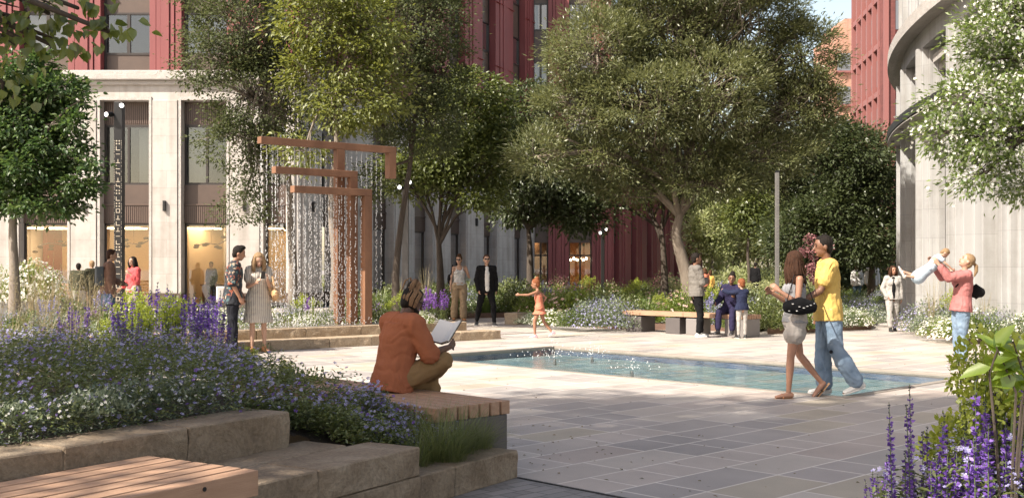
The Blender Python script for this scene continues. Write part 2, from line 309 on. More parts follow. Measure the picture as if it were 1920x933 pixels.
def stone_block(name, c, hl, hw, z0, z1, d, label, cat, group, m=M_STONE, rough=.012, seed=0):
    """one quarried block, faces subdivided and knocked about"""
    bm = bmesh.new(); bmesh.ops.create_cube(bm, size=1.0)
    bmesh.ops.scale(bm, vec=(2 * hl, 2 * hw, z1 - z0), verts=bm.verts)
    bmesh.ops.bevel(bm, geom=list(bm.edges), offset=.008, segments=1, affect='EDGES')
    bmesh.ops.subdivide_edges(bm, edges=[e for e in bm.edges if e.calc_length() > .12], cuts=7, use_grid_fill=True)
    bmesh.ops.subdivide_edges(bm, edges=[e for e in bm.edges if e.calc_length() > .09], cuts=1, use_grid_fill=True)
    for v in bm.verts:
        side = 1.0 if abs(v.co.z) < (z1 - z0) / 2 - .01 else .35
        nv = mnoise.noise_vector(v.co * 4.5 + Vector((seed * 7.3, seed * 1.7, 0))) * rough * 1.3 + mnoise.noise_vector(v.co * 17 + Vector((seed, 0, 9))) * rough * .5
        v.co += Vector((nv.x, nv.y, nv.z * .3)) * side
    me = bpy.data.meshes.new(name); bm.to_mesh(me); bm.free(); me.polygons.foreach_set('use_smooth', [False] * len(me.polygons))
    o = link(name, me, None, [m]); o.location = (c.x, c.y, (z0 + z1) / 2); o.rotation_euler = (0, 0, math.atan2(d.y, d.x)); tag(o, label, cat, group); return o
Q0 = V(.046, 7.9, 0)                         # outer corner of the low course
def along(s, n_=0.0, base=Q0): return base - UD * s + UN * n_
G1 = 'sandstone blocks of the planter wall'
def blk(s0, s1, n0, n1, z0, z1, label, base=Q0, d=UD, nn=UN, group=G1, m=M_STONE, seed=0, name='stone_block', gap=.004):
    c = base - d * ((s0 + s1) / 2) + nn * ((n0 + n1) / 2)
    return stone_block(name, c, (s1 - s0) / 2 - gap, abs(n1 - n0) / 2 - gap, z0, z1, d, label, 'stone block', group, m, seed=seed)
blk(0, .78, 0, .36, 0, .20, 'low sandstone block at the free end of the planter wall beside the slab paving', seed=1)
blk(.78, 1.16, 0, .36, 0, .20, 'short low sandstone block where the low end meets the taller wall', seed=2)
blk(1.16, 2.3, 0, .45, 0, .196, 'sandstone base block under the tall block with the square end', seed=3)
blk(2.3, 3.6, 0, .45, 0, .196, 'sandstone base block under the slatted bench end', seed=4)
blk(1.16, 2.1, 0, .42, .2, .38, 'long block with a square end laid on the base course beside green grasses', seed=5)
blk(2.1, 3.2, 0, .42, .2, .38, 'pale topped sandstone block touching the end of the slatted bench', seed=6)
blk(3.2, 5.2, 0, .42, .2, .36, 'sandstone block hidden beneath the slatted bench', seed=16)
blk(1.35, 2.35, .43, .80, .14, .38, 'back row sandstone block below the end of the highest wall', seed=7)
blk(2.35, 3.4, .43, .80, .14, .38, 'back row block between the slatted bench and the highest wall', seed=8)
U0 = V(-1.38, 6.91, 0)
blk(0, .82, 0, .36, .14, .60, 'highest sandstone block with its square end against blue asters', base=U0, seed=9)
blk(.82, 1.62, 0, .36, .14, .60, 'high block in the middle of the upper planter wall behind the bench', base=U0, seed=10)
d2 = V(.655, .755, 0); n2 = V(-.755, .655, 0); U1 = U0 - UD * 1.62
blk(0, 1.1, 0, .36, .14, .59, 'high sandstone block behind the bench strewn with fallen petals', base=U1, d=d2, nn=n2, seed=11)
blk(1.1, 2.6, 0, .36, .14, .59, 'upper wall block running out of the picture past the bench', base=U1, d=d2, nn=n2, seed=12)

# fountain steps
S0 = gp(940, 635); SD = V(.78, .626, 0); SN = V(-.626, .78, 0)
G2 = 'sandstone blocks of the fountain steps'
ws = [1.05, .95, 1.15, .9, 1.2, 1.0, 1.1, .95]
s = 0; nm = ['first', 'second', 'third', 'fourth', 'fifth', 'sixth', 'seventh', 'eighth']
for i, wd in enumerate(ws):
    blk(s, s + wd, 0, .55, 0, .18, f'{nm[i]} block of the lower fountain step counted from its end by the pool', base=S0, d=SD, nn=SN, group=G2, m=M_STONE2, seed=20 + i, name='step_block'); s += wd
s = .55
for i, wd in enumerate([.5, 1.1, .95, 1.2, 1.0, 1.1, .9, 1.1]):
    blk(s, s + wd, .45, .85, .10, .36, f'{nm[i]} block of the upper fountain step counted from its end by the pool', base=S0, d=SD, nn=SN, group=G2, m=M_STONE2, seed=40 + i, name='step_block'); s += wd
c = gp(968, 607); stone_block('stone_cube', c, .28, .2, 0, .3, UD, 'small sandstone seat block alone by the white flowers behind the running girl', 'stone block', None, M_STONE2, seed=60)

# ================================================================ soil
M_SOIL = mat('soil', (.035, .025, .018), .95, (.07, .05, .035), 9, .6, 40)
def soil(name, poly, z, zb=-.05):
    o = MB().prism([(p[0], p[1]) for p in poly], zb, z).build(name, M_SOIL); tag(o, kind='structure'); return o
def in_poly(x, y, poly):
    r = False; n = len(poly); j = n - 1
    for i in range(n):
        xi, yi = poly[i][0], poly[i][1]; xj, yj = poly[j][0], poly[j][1]
        if (yi > y) != (yj > y) and x < (xj - xi) * (y - yi) / (yj - yi) + xi: r = not r
        j = i
    return r
W_ = lambda s, n_, b=Q0: (b - UD * s + UN * n_)
u_end = U1 - d2 * 2.6
BEDF = [W_(.0, .30), W_(1.15, .30), W_(1.3, .75), U0 + UN * .2, U1 + UN * .3, U1 - d2 * 2.6 + n2 * .3, V(-7.5, 7.0, 0), V(-8.0, 11.5, 0), V(-4.8, 12.4, 0), V(-2.9, 11.2, 0), V(-1.55, 9.35, 0), V(-.55, 8.1, 0)]
def zF(x, y):
    """planter soil height: high behind the upper wall, falling to the low end and to the back"""
    p = V(x, y, 0) - Q0; s = -p.dot(UD); n_ = p.dot(UN)
    h = .15 + .38 * min(1, max(0, (s + n_ * .75 - .9) / 1.6))
    if y > 9.5: h -= (y - 9.5) * .09
    return max(.08, h)
xs = [p[0] for p in BEDF]; ys = [p[1] for p in BEDF]; bm = bmesh.new(); gv = {}; st = .12
for i in range(int((max(xs) - min(xs)) / st) + 2):
    for j in range(int((max(ys) - min(ys)) / st) + 2):
        x = min(xs) + i * st; y = min(ys) + j * st
        if in_poly(x, y, BEDF): gv[(i, j)] = bm.verts.new((x, y, zF(x, y) + mnoise.noise(V(x * 5, y * 5, 0)) * .03))
for (i, j) in list(gv):
    q = [(i, j), (i + 1, j), (i + 1, j + 1), (i, j + 1)]
    if all(k in gv for k in q): bm.faces.new([gv[k] for k in q])
me = bpy.data.meshes.new('soil'); bm.to_mesh(me); bm.free(); o = link('planter_soil', me, None, [M_SOIL]); tag(o, kind='structure')
SP = lambda s, n_: S0 - SD * s + SN * n_
BEDS = [SP(.75, .84), SP(9, .84), SP(9, 5.2), SP(1.6, 5.2)]
soil('soil_fountain', BEDS, .33)
BEDM = [gp(700, 598), gp(840, 597), gp(985, 594), V(1.2, 46, 0), V(-3.5, 46, 0)]
soil('soil_middle', BEDM, .12)
BEDC = [gp(985, 606), gp(1060, 609), gp(1150, 616), gp(1200, 617), gp(1300, 619), gp(1420, 622), gp(1455, 612), V(8.8, 38, 0), V(9.0, 48, 0), V(1.6, 46, 0), V(.6, 34, 0)]
soil('soil_centre', BEDC, .12)
BEDR = [gp(1440, 626), gp(1560, 621), gp(1632, 617), gp(1640, 606), gp(1600, 590), gp(1470, 590)]
soil('soil_island', BEDR, .12)
BEDQ = [gp(1480, 579), gp(1620, 577), gp(1700, 596), V(12.0, 33.5, 0), V(16, 50, 0), V(10, 50, 0)]
soil('soil_far_path', BEDQ, .12)
BEDE = [gp(1722, 618), gp(1745, 632), gp(1830, 640), V(8.8, 21.6, 0), V(13.4, 20.5, 0), V(11.0, 27.5, 0)]
soil('soil_right', BEDE, .12)
M_STEEL = mat('corten', (.12, .07, .05), .7, (.17, .10, .07), 12)
for poly, lb in ((BEDC[:6], 'thin rusty steel edging round the big central bed'), (BEDR, 'thin steel edging round the green island bed behind the couple'), (BEDE[:4], 'thin steel edging of the white flower bed behind the lifting woman'), (BEDM[:3], 'thin steel edging of the grassy bed behind the strolling pair')):
    b = MB(); pp = list(poly) + ([poly[0]] if poly is BEDR else [])
    for a, c in zip(pp[:-1], pp[1:]):
        d = (c - a).normalized(); nn = V(-d.y, d.x, 0); b.box((a + c) / 2 + V(0, 0, .07), ((c - a).length / 2 + .01, .012, .075), (d, nn, V(0, 0, 1)))
    tag(b.build('bed_edging', M_STEEL), lb, 'edging')
# ================================================================ buildings
M_WHITE = stone_mat('limestone', (.42, .395, .37), (.46, .435, .41), (.49, .465, .44))
def ashlar(name, c1, c2, jc, bw=1.1, bh=.62):
    m, t, n, l = nt(name); o = N(t, 'ShaderNodeOutputMaterial'); p = N(t, 'ShaderNodeBsdfPrincipled', i_Roughness=.75); l.new(p.outputs[0], o.inputs[0])
    tc = N(t, 'ShaderNodeTexCoord'); sp = N(t, 'ShaderNodeSeparateXYZ'); l.new(tc.outputs['Object'], sp.inputs[0]); cb = N(t, 'ShaderNodeCombineXYZ')
    a = N(t, 'ShaderNodeMath', operation='ADD'); l.new(sp.outputs[0], a.inputs[0]); l.new(sp.outputs[1], a.inputs[1]); l.new(a.outputs[0], cb.inputs[0]); l.new(sp.outputs[2], cb.inputs[1])
    br = N(t, 'ShaderNodeTexBrick'); br.inputs['Scale'].default_value = 1; br.inputs['Brick Width'].default_value = bw; br.inputs['Row Height'].default_value = bh; br.inputs['Mortar Size'].default_value = .006
    br.inputs['Color1'].default_value = c4(c1); br.inputs['Color2'].default_value = c4(c2); br.inputs['Mortar'].default_value = c4(jc); l.new(cb.outputs[0], br.inputs[0])
    nz = N(t, 'ShaderNodeTexNoise', i_Scale=1.1, i_Detail=8.0, i_Roughness=.7); l.new(tc.outputs['Object'], nz.inputs['Vector'])
    mx = N(t, 'ShaderNodeMix', data_type='RGBA', blend_type='MULTIPLY'); mx.inputs[0].default_value = 1; l.new(br.outputs[0], mx.inputs[6]); mps = N(t, 'ShaderNodeMapping'); mps.inputs['Scale'].default_value = (3.5, 3.5, .18); l.new(tc.outputs['Object'], mps.inputs[0]); ns = N(t, 'ShaderNodeTexNoise', i_Scale=1.0, i_Detail=6.0); l.new(mps.outputs[0], ns.inputs['Vector']); av = N(t, 'ShaderNodeMath', operation='MULTIPLY'); l.new(nz.outputs[0], av.inputs[0]); l.new(ns.outputs[0], av.inputs[1]); l.new(ramp(t, av.outputs[0], [(.12, (.70, .68, .65)), (.30, (1, 1, 1))]), mx.inputs[7]); l.new(mx.outputs[2], p.inputs['Base Color'])
    bu = N(t, 'ShaderNodeBump', i_Strength=.15, i_Distance=.01); l.new(nz.outputs[0], bu.inputs['Height']); l.new(bu.outputs[0], p.inputs['Normal']); return m
M_ASH = ashlar('ashlar', (.40, .375, .35), (.45, .425, .40), (.31, .29, .27))
M_RED = mat('red_cladding', (.165, .042, .044), .55, (.23, .062, .062), .9, .08, 30, stretch=(2, 2, .25))
M_RED2 = mat('red_trim', (.24, .04, .045), .5)
M_BRWN = mat('bronze_panel', (.075, .052, .042), .45, (.095, .066, .052), 2)
M_BRN2 = mat('bronze_rib', (.11, .075, .06), .45)
M_DARK = mat('dark_frame', (.03, .024, .022), .4)
M_GLASS = glassmat('shop_glass', refl=.05); M_GLASS2 = glassmat('window_glass', (.8, .82, .82), refl=.05)
M_CURT = mat('curtain', (.70, .66, .60), .8, (.78, .74, .68), 1, .25, 3, stretch=(8, 8, .2))
M_WARM = mat('warm_plaster', (.62, .42, .22), .7, (.68, .48, .27), .6)
M_PALEIN = mat('pale_room', (.75, .66, .52), .7)
M_WOODIN = mat('room_wood', (.32, .16, .07), .6, (.42, .22, .10), 2, stretch=(1, 1, 8))
M_LAMP = emit('ceiling_lamp', (1, .76, .50), 7.0); M_LAMP2 = emit('ceiling_lamp_low', (1, .62, .32), 5.0)
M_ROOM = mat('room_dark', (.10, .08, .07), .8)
M_BLACK = mat('black_metal', (.012, .012, .013), .4)
M_GREYP = mat('grey_steel', (.13, .125, .125), .45)
class Fac:
    """a facade: s along the wall, t outwards, z up"""
    def __init__(f, O, d, n, root): f.O = Vector(O); f.d = Vector(d).normalized(); f.n = Vector(n).normalized(); f.root = root
    def box(f, mb, s0, s1, t0, t1, z0, z1):
        c = f.O + f.d * ((s0 + s1) / 2) + f.n * ((t0 + t1) / 2) + V(0, 0, (z0 + z1) / 2)
        mb.box(c, (abs(s1 - s0) / 2, abs(t1 - t0) / 2, (z1 - z0) / 2), (f.d, f.n, V(0, 0, 1)))
    def one(f, name, m, boxes, bevel=0, parent=None):
        b = MB()
        for x in boxes: f.box(b, *x)
        return b.build(name, m, parent or f.root, bevel)
def stone_bays(f, wins, s_a, s_b, z_open=7.5, z_cor=8.2, shop=True, skip=(), zsp=(3.08, 4.48), lamp=True):
    """double-height stone base with piers between the openings wins=[(s0,s1)]"""
    edges = [s_a] + [x for w_ in wins for x in w_] + [s_b]
    for i in range(0, len(edges), 2):
        a, c = edges[i], edges[i + 1]
        if c - a < .05: continue
        f.one('pier', M_ASH, [(a, c, -.6, 0, .55, z_open), (a + .13, c - .13, -.1, .07, .55, z_open)], .012)
        f.one('plinth', M_BRWN, [(a - .003, c + .003, -.6, .09, 0, .55)])
        if lamp and c - a > .7: f.one('wall_lamp', M_BLACK, [((a + c) / 2 - .045, (a + c) / 2 + .045, .07, .19, 3.5, 3.88)], .01)
    f.one('lintel', M_ASH, [(s_a, s_b, -.6, .0, z_open + .001, z_cor)]); f.one('cornice', M_WHITE, [(s_a - .1, s_b, -.6, .28, z_cor + .001, z_cor + .34), (s_a, s_b, -.6, .12, z_cor - .16, z_cor)], .03)
    for i, (a, c) in enumerate(wins):
        fr = .07; m_ = (a + c) / 2
        f.one('architrave', M_WHITE, [(a - .09, a, -.02, .05, .55, z_open), (c, c + .09, -.02, .05, .55, z_open), (a - .09, c + .09, -.02, .05, z_open, z_open + .12)])
        w_ = f.one('window', M_DARK, [(a, a + fr, -.5, -.4, 0, z_open), (c - fr, c, -.5, -.4, 0, z_open), (a, c, -.5, -.4, zsp[0] - .06, zsp[0]), (a, c, -.5, -.41, zsp[1], zsp[1] + .08), (a, c, -.5, -.41, 6.58, 6.66), (m_ - .04, m_ + .04, -.5, -.4, zsp[1] + .08, 6.58), (a, c, -.5, -.4, 0, .1)])
        f.one('pane', M_GLASS, [(a + fr, c - fr, -.46, -.45, .1, zsp[0] - .06)], parent=w_)
        f.one('pane', M_GLASS2, [(a + fr, c - fr, -.46, -.45, zsp[1] + .08, 6.58)], parent=w_)
        f.one('spandrel', M_BRWN, [(a, c, -.5, -.35, zsp[0], zsp[1] - .003)], .004); f.one('ledge', M_BRN2, [(a + .003, c - .003, -.49, -.30, zsp[0] + .66, zsp[0] + .70)])
        k = int((c - a) / .075); f.one('louvre', M_BRN2, [(a + .03 + j * .075, a + .065 + j * .075, -.352, -.33, zsp[0] + .03, zsp[0] + .62) for j in range(k)]); f.one('louvre', M_BRN2, [(a + .03 + j * .075, a + .065 + j * .075, -.41, -.38, 6.7, z_open - .05) for j in range(k)])
        f.one('head_panel', M_BRWN, [(a, c, -.5, -.41, 6.66, z_open)])
        if i in (1, 4): f.one('curtain', M_CURT, [(a, m_ - .1, -.9, -.86, zsp[1], 6.6)])
        if i in (1, 3): f.one('blind', M_CURT, [(m_ + .1, c, -1.3, -1.26, zsp[1], 6.6)])
def red_floors(f, wins, s_a, s_b, z0=8.54, nf=4, fh=3.3, m=None, light=()):
    edges = [s_a] + [x for w_ in wins for x in w_] + [s_b]; z1 = z0 + nf * fh; m = m or M_RED
    for i in range(0, len(edges), 2):
        a, c = edges[i], edges[i + 1]; L = c - a
        if L < .05: continue
        bx = [(a, c, -.6, -.10, z0, z1)]
        for u, v, tt in ((0, .20, -.02), (.22, .36, .02), (.37, .63, .07), (.64, .78, .02), (.80, 1, -.02)): bx.append((a + L * u, a + L * v, -.1, tt, z0, z1))
        f.one('column', m, bx, .01)
        f.one('joint', M_RED2, [(a - .004, c + .004, -.3, .08, z0 + k * fh - .02, z0 + k * fh) for k in range(1, nf)])
    for i, (a, c) in enumerate(wins):
        m_ = (a + c) / 2
        for k in range(nf):
            z = z0 + k * fh
            w_ = f.one('window', M_DARK, [(a, a + .08, -.5, -.38, z, z + fh), (c - .08, c, -.5, -.38, z, z + fh), (m_ - .06, m_ + .06, -.5, -.4, z + .7, z + 2.15), (a, c, -.5, -.39, z + .66, z + .74), (a, c, -.5, -.39, z + 2.13, z + 2.2)])
            f.one('pane', M_GLASS2, [(a + .08, c - .08, -.46, -.45, z + .74, z + 2.13)], parent=w_)
            f.one('spandrel', M_BRWN, [(a + .08, c - .08, -.5, -.42, z, z + .66)]); f.one('head_panel', M_BRWN, [(a + .08, c - .08, -.5, -.42, z + 2.2, z + fh - .002)])
            if (i * 3 + k * 2) % 4 != 1 or i in light: f.one('curtain', M_CURT, [(a + .1, m_ - .12 if (i + k) % 2 else c - .1, -.75, -.72, z + .7, z + 2.15)])
# ---- corner building, front facade (parallel to the picture) and the side that runs back
YF = 40.0; XC = -7.7
bA = empty('corner_building', (XC, YF, 0), label='big corner block with white stone base and red fluted columns over shop windows', cat='building')
bA.location = (0, 0, 0)
pxs = lambda x: (x - 960) / F * YF
fA = Fac((0, YF, 0), (1, 0, 0), (0, -1, 0), bA)
winA = [(pxs(a), pxs(c)) for a, c in ((-272, -187), (-118, -27), (36, 127), (188, 280), (340, 425), (494, 545))]
winA[-1] = (pxs(494), XC - .02 - .35)
stone_bays(fA, winA, pxs(-340), XC)
red_floors(fA, winA, pxs(-340), XC, nf=3)
dC = V(.374, .927, 0); nC = V(.927, -.374, 0)
fB = Fac((XC, YF, 0), dC, nC, bA)
winB = [(1.5, 3.3), (5.4, 7.2), (9.1, 10.9), (12.8, 14.6), (16.7, 18.4), (20.8, 22.6)]
stone_bays(fB, winB, .1, 23.9); red_floors(fB, winB, .1, 23.9, nf=3, light=(3,))
# interior of the shops: floor slab, ceiling with lit strips, warm back walls
for f, a, c in ((fA, pxs(-340), XC - .3), (fB, .3, 23.7)):
    f.one('shop_floor', M_WOODIN, [(a, c, -5.2, -.62, 0, .06)]); f.one('shop_ceiling', M_PALEIN, [(a, c, -5.2, -.52, 3.0, 3.07)])
    f.one('shop_wall', M_WARM, [(a, c, -5.3, -5.2, 0, 3.0)])
    k = int((c - a) / 2.9)
    f.one('ceiling_light', M_LAMP if f is fA else M_LAMP2, [(a + .7 + j * 2.9, a + 2.1 + j * 2.9, -3.2, -2.2, 2.96, 2.99) for j in range(k)])
    f.one('shop_partition', M_PALEIN, [(a + j * 5.8 + .2, a + j * 5.8 + .3, -5.2, -.7, .06, 3.0) for j in range(1, k // 2 + 1)])
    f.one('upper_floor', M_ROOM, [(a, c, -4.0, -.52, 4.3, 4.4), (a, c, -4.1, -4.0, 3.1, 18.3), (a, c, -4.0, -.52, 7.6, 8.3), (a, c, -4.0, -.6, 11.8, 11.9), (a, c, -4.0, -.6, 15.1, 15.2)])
f = fA; f.one('roof_parapet', M_RED, [(pxs(-340), XC + .1, -.6, .2, 18.44, 19.4)]); fB.one('roof_parapet', M_RED, [(.1, 23.9, -.6, .2, 18.44, 19.4)])
fB.one('back_wall', M_RED2, [(0, 24, -12, -11.8, 0, 18.4)]); fA.one('back_wall', M_RED2, [(pxs(-340), -12.5, -12, -11.8, 0, 18.4)])
# counter, shelves, hanging mobiles of dark leaves
for (a, c), k in ((winA[2], 1), (winA[3], 1), (winA[4], 1), (winA[5], 0)):
    x = (a + c) / 2; mm = MB()
    if k:
        pts = [V(x - .6, YF + .9, 2.25), V(x - .2, YF + .95, 2.38), V(x + .25, YF + .95, 2.32), V(x + .6, YF + .9, 2.5)]; mm.tube(pts, [.018] * 4, 5)
        mm.tube([V(x, YF + .95, 2.36), V(x, YF + .95, 2.98)], [.006] * 2, 4); rot_ = random.Random(int(a * 10))
        for q in range(8):
            p = pts[q % 4] + V(rot_.uniform(-.12, .12), rot_.uniform(-.1, .1), rot_.uniform(-.24, .12)); mm.ell(p, (.115, .02, .05), n=8, m=5); mm.tube([p, pts[q % 4]], [.005] * 2, 4)
        tag(mm.build('hanging_mobile', M_DARK), {2: 'dark leaf mobile hanging in the shop window above the slatted bench', 3: 'dark leaf mobile hanging behind the black totem and the woman in red', 4: 'dark leaf mobile in the window behind the man in the patterned shirt'}[winA.index((a, c))], 'mobile')
for (x, w_, h_, lb) in ((pxs(95), .75, .95, 'low timber shop counter seen through the window behind the slatted bench'), (pxs(392), .7, .8, 'pale shop counter behind the glass by the man in the patterned shirt')):
    mm = MB(); mm.b2(x - w_, x + w_, YF + 1.6, YF + 2.2, .06, h_); mm.b2(x - w_ - .05, x + w_ + .05, YF + 1.55, YF + 2.25, h_ + .001, h_ + .05); mm.b2(x - w_ - .02, x + w_ + .02, YF + 1.58, YF + 1.599, .2, .24); tag(mm.build('shop_counter', M_WOODIN, bevel=.01), lb, 'counter')
mm = MB(); x = pxs(395); mm.tube([V(x, YF + 2.6, 0), V(x, YF + 2.6, 3.0)], [.2, .2], 16, cap=False); mm.build('interior_column', M_PALEIN, bA)
# ---- red building behind: short front then receding side
bR = empty('red_building', label='red fluted building behind the flower bed with orange lit ground floor', cat='building')
YR = 62.0
fR = Fac((0, YR, 0), (1, 0, 0), (0, -1, 0), bR); px2 = lambda x: (x - 960) / F * YR
def red_bays(f, wins, s_a, s_b, zt=2.85, nf=5, wood=True):
    red_floors(f, wins, s_a, s_b, z0=4.2, nf=nf, fh=3.3)
    edges = [s_a] + [x for w_ in wins for x in w_] + [s_b]
    for i in range(0, len(edges), 2):
        a, c = edges[i], edges[i + 1]; L = c - a
        if L < .05: continue
        f.one('column', M_RED, [(a, c, -.6, -.10, 0, 4.2)] + [(a + L * u, a + L * v, -.1, tt, 0, 4.2) for u, v, tt in ((0, .20, -.02), (.22, .36, .02), (.37, .63, .07), (.64, .78, .02), (.80, 1, -.02))], .01)
    for a, c in wins:
        w_ = f.one('window', M_DARK, [(a, a + .07, -.5, -.4, 0, zt), (c - .07, c, -.5, -.4, 0, zt), ((a + c) / 2 - .05, (a + c) / 2 + .05, -.5, -.4, 0, zt), (a, c, -.5, -.4, 2.1, 2.18)])
        f.one('pane', M_GLASS, [(a + .07, c - .07, -.46, -.45, .05, zt)], parent=w_); f.one('spandrel', M_BRWN, [(a, c, -.5, -.3, zt, 4.2)])
winR = [(px2(1000), px2(1028)), (px2(1067), px2(1110))]
red_bays(fR, winR, px2(997), px2(1147))
dR = V(.4, .917, 0); nR = V(.917, -.4, 0); fS = Fac((px2(1147), YR, 0), dR, nR, bR)
winS = [(.25, 1.45), (3.65, 4.7), (6.9, 7.9), (10.1, 11.0), (13.2, 14.2), (16.4, 17.3)]
red_bays(fS, winS, .0, 21.0, nf=1)
M_LAMP3 = emit('orange_lamp', (1, .50, .2), 7.0)
fR.one('room_back', M_WOODIN, [(px2(997), px2(1140), -5, -4.9, 0, 3.2)]); fR.one('room_ceiling', M_WOODIN, [(px2(997), px2(1140), -5, -.55, 3.0, 3.1)]); fR.one('ceiling_light', M_LAMP3, [(px2(1003), px2(1025), -3.0, -2, 2.95, 2.99), (px2(1070), px2(1105), -3.0, -2, 2.95, 2.99)])
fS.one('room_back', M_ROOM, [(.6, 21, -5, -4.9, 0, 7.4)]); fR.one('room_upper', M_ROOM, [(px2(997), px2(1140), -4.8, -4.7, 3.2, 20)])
b = MB()
for k in range(6): b.ell(V(px2(1073 + k * 6), YR + 1.6, 1.9 + (k % 2) * .08), (.06, .06, .07), n=8, m=6)
b.build('pendant_bulb', emit('bulb', (1, .8, .55), 14), bR)
# ---- far tower and paler neighbour
def far_tower(root, O, d, n, L, z1, fh, ncol, z0=0.0):
    f = Fac(O, d, n, root); p = L / ncol
    f.one('wall', M_BRK, [(0, L, -.9, -.35, z0, z1)])
    f.one('column', M_PINK, [(k * p - .2, k * p + .2, -.35, .0, z0, z1) for k in range(ncol + 1)])
    f.one('floor_band', M_PINK, [(0, L, -.35, -.06, z0 + j * fh - .22, z0 + j * fh + .22) for j in range(1, int((z1 - z0) / fh) + 1)])
    for j in range(int((z1 - z0) / fh)):
        for k in range(ncol):
            w0 = k * p + .35; f.one('window', M_GREYWIN, [(w0, w0 + p * .42, -.36, -.30, z0 + j * fh + .75, z0 + j * fh + 2.9)])
M_BRK = ashlar('red_brick', (.13, .038, .035), (.17, .05, .045), (.11, .045, .04), .5, .16); M_PINK = mat('pink_band', (.22, .085, .078), .6); M_GREYWIN = mat('far_window', (.16, .17, .19), .15)
bT = empty('brick_tower', label='tall red brick tower with a pink grid of bands and narrow windows', cat='building')
pT = dp(1597, 500, 101); pU = dp(1657, 500, 88); dT = (pU - pT); LT = dT.length; dT.normalize()
far_tower(bT, (pT.x, pT.y, 0), dT, (dT.y, -dT.x, 0), LT, 46, 3.9, 6)
fT = Fac((pU.x, pU.y, 0), (1, 0, 0), (0, -1, 0), bT)
fT.one('wall', M_BRK, [(0.02, 9, -1, -.02, 0, 46)])
fT.one('window', M_GREYWIN, [(x, x + .55, -.03, .05, .8 + 3.9 * k, 3.1 + 3.9 * k) for k in range(11) for x in (.6, 2.3, 4.2)])
fT2 = Fac((pT.x, pT.y, 0), (1, 0, 0), (0, 1, 0), bT); fT2.one('end_wall', M_PINK, [(.4, 3, -.3, .3, 0, 46)])
bP = empty('pale_block', label='paler orange brick block with a balcony beside the tall tower', cat='building')
pP = dp(1566, 500, 140); M_PEACH = ashlar('peach_brick', (.42, .22, .16), (.48, .26, .19), (.38, .24, .19), .5, .16)
fP = Fac((pP.x, pP.y, 0), (1, 0, 0), (0, -1, 0), bP); fP.one('wall', M_PEACH, [(0, 1.2, -10, 0, 0, 31), (1.2, 4, -10, 0, 0, 32.8)])
fP.one('window', M_GREYWIN, [(.25, 1.9, -.02, .06, 4.2 * k + 1, 4.2 * k + 3.2) for k in range(7)]); fP.one('balcony', M_PINK, [(.1, 2.1, .0, .5, 4.2 * k + .7, 4.2 * k + .95) for k in range(7)])
# ---- white drum building on the right
bD = empty('curved_building', label='curved white stone building with fluted piers and a dark canopy behind the blossom tree', cat='building')
P1 = V(.350 * 35, 35, 0); RD = 36.4; CD = P1 + V(.944, -.330, 0) * RD
def arc(mb, a0, a1, r0, r1, z0, z1, n=None):
    """solid curved wall piece between angles a0,a1 (degrees) and radii"""
    n = n or max(2, int(abs(a1 - a0) / 1.0) + 1); vs = []; fs = []
    for i in range(n + 1):
        a = math.radians(a0 + (a1 - a0) * i / n); d = V(math.cos(a), math.sin(a), 0)
        for r, z in ((r0, z0), (r1, z0), (r1, z1), (r0, z1)): p = CD + d * r; vs.append((p.x, p.y, z))
    for i in range(n):
        for k in range(4): fs.append((i * 4 + k, i * 4 + (k + 1) % 4, i * 4 + 4 + (k + 1) % 4, i * 4 + 4 + k))
    fs += [(3, 2, 1, 0), (n * 4, n * 4 + 1, n * 4 + 2, n * 4 + 3)]; mb.add(vs, fs)
deg = lambda m_: math.degrees(m_ / RD)
A0 = 150.0; bay = deg(3.1); nb = 12
M_DRUM = ashlar('drum_stone', (.34, .34, .34), (.38, .38, .38), (.28, .28, .28), 1.3, .75)
b = MB(); arc(b, A0, A0 + bay * nb, RD - 1.2, RD - .75, 0, 7.4); arc(b, A0, A0 + bay * nb, RD - .75, RD, 7.2, 8.0, 60); b.build('wall', M_DRUM, bD)
b = MB(); arc(b, A0, A0 + bay * nb, RD - .6, RD + .38, 7.66, 7.98, 90); b.build('cornice', M_WHITE, bD)
for k in range(nb + 1):
    a = A0 + k * bay
    b = MB()
    for u, v, r in ((0, .95, -.35), (.12, .83, -.15), (.25, .70, .0), (.38, .57, .12)): arc(b, a + deg(u), a + deg(v), RD - .75, RD + r, 0, 7.2, 2)
    b.build('pier', M_DRUM, bD, .012)
    if k < nb:
        w0 = a + deg(1.0); w1 = a + bay - deg(.02)
        b = MB(); arc(b, w0, w0 + deg(.14), RD - .76, RD - .5, 0, 7.2, 1); arc(b, w1 - deg(.14), w1, RD - .76, RD - .5, 0, 7.2, 1); arc(b, w0, w1, RD - .76, RD - .52, 4.7, 5.1, 2); b.build('window_frame', M_DARK if k % 3 == 1 else M_DRUM, bD)
        if k % 3 == 1: b = MB(); arc(b, w0 + deg(.14), w1 - deg(.14), RD - .76, RD - .66, .1, 4.7, 2); b.build('pane', mat('drum_glass', (.05, .045, .04), .08), bD)
        b = MB(); arc(b, w0, w1, RD - .72, RD - .2, 6.75, 6.95, 2); arc(b, w0, w1, RD - .72, RD - .35, 6.55, 6.74, 2); b.build('lintel', M_WHITE, bD)
for k in range(nb * 2):
    a = A0 + k * bay / 2; b = MB()
    for u, v, r in ((0, .85, -.3), (.15, .7, -.1), (.3, .55, .05)): arc(b, a + deg(u), a + deg(v), RD - .8, RD + r, 8.0, 16.5, 1)
    b.build('pier', M_DRUM, bD, .01)
b = MB(); arc(b, A0, A0 + bay * nb, RD - 1.0, RD - .82, 8.0, 16.5, 60); b.build('upper_glazing', M_DARK, bD)
b = MB(); arc(b, 160, A0 + bay * nb, RD - .1, RD + .40, 5.38, 5.60, 90); b.build('canopy', mat('canopy_black', (.02, .018, .017), .5), bD)
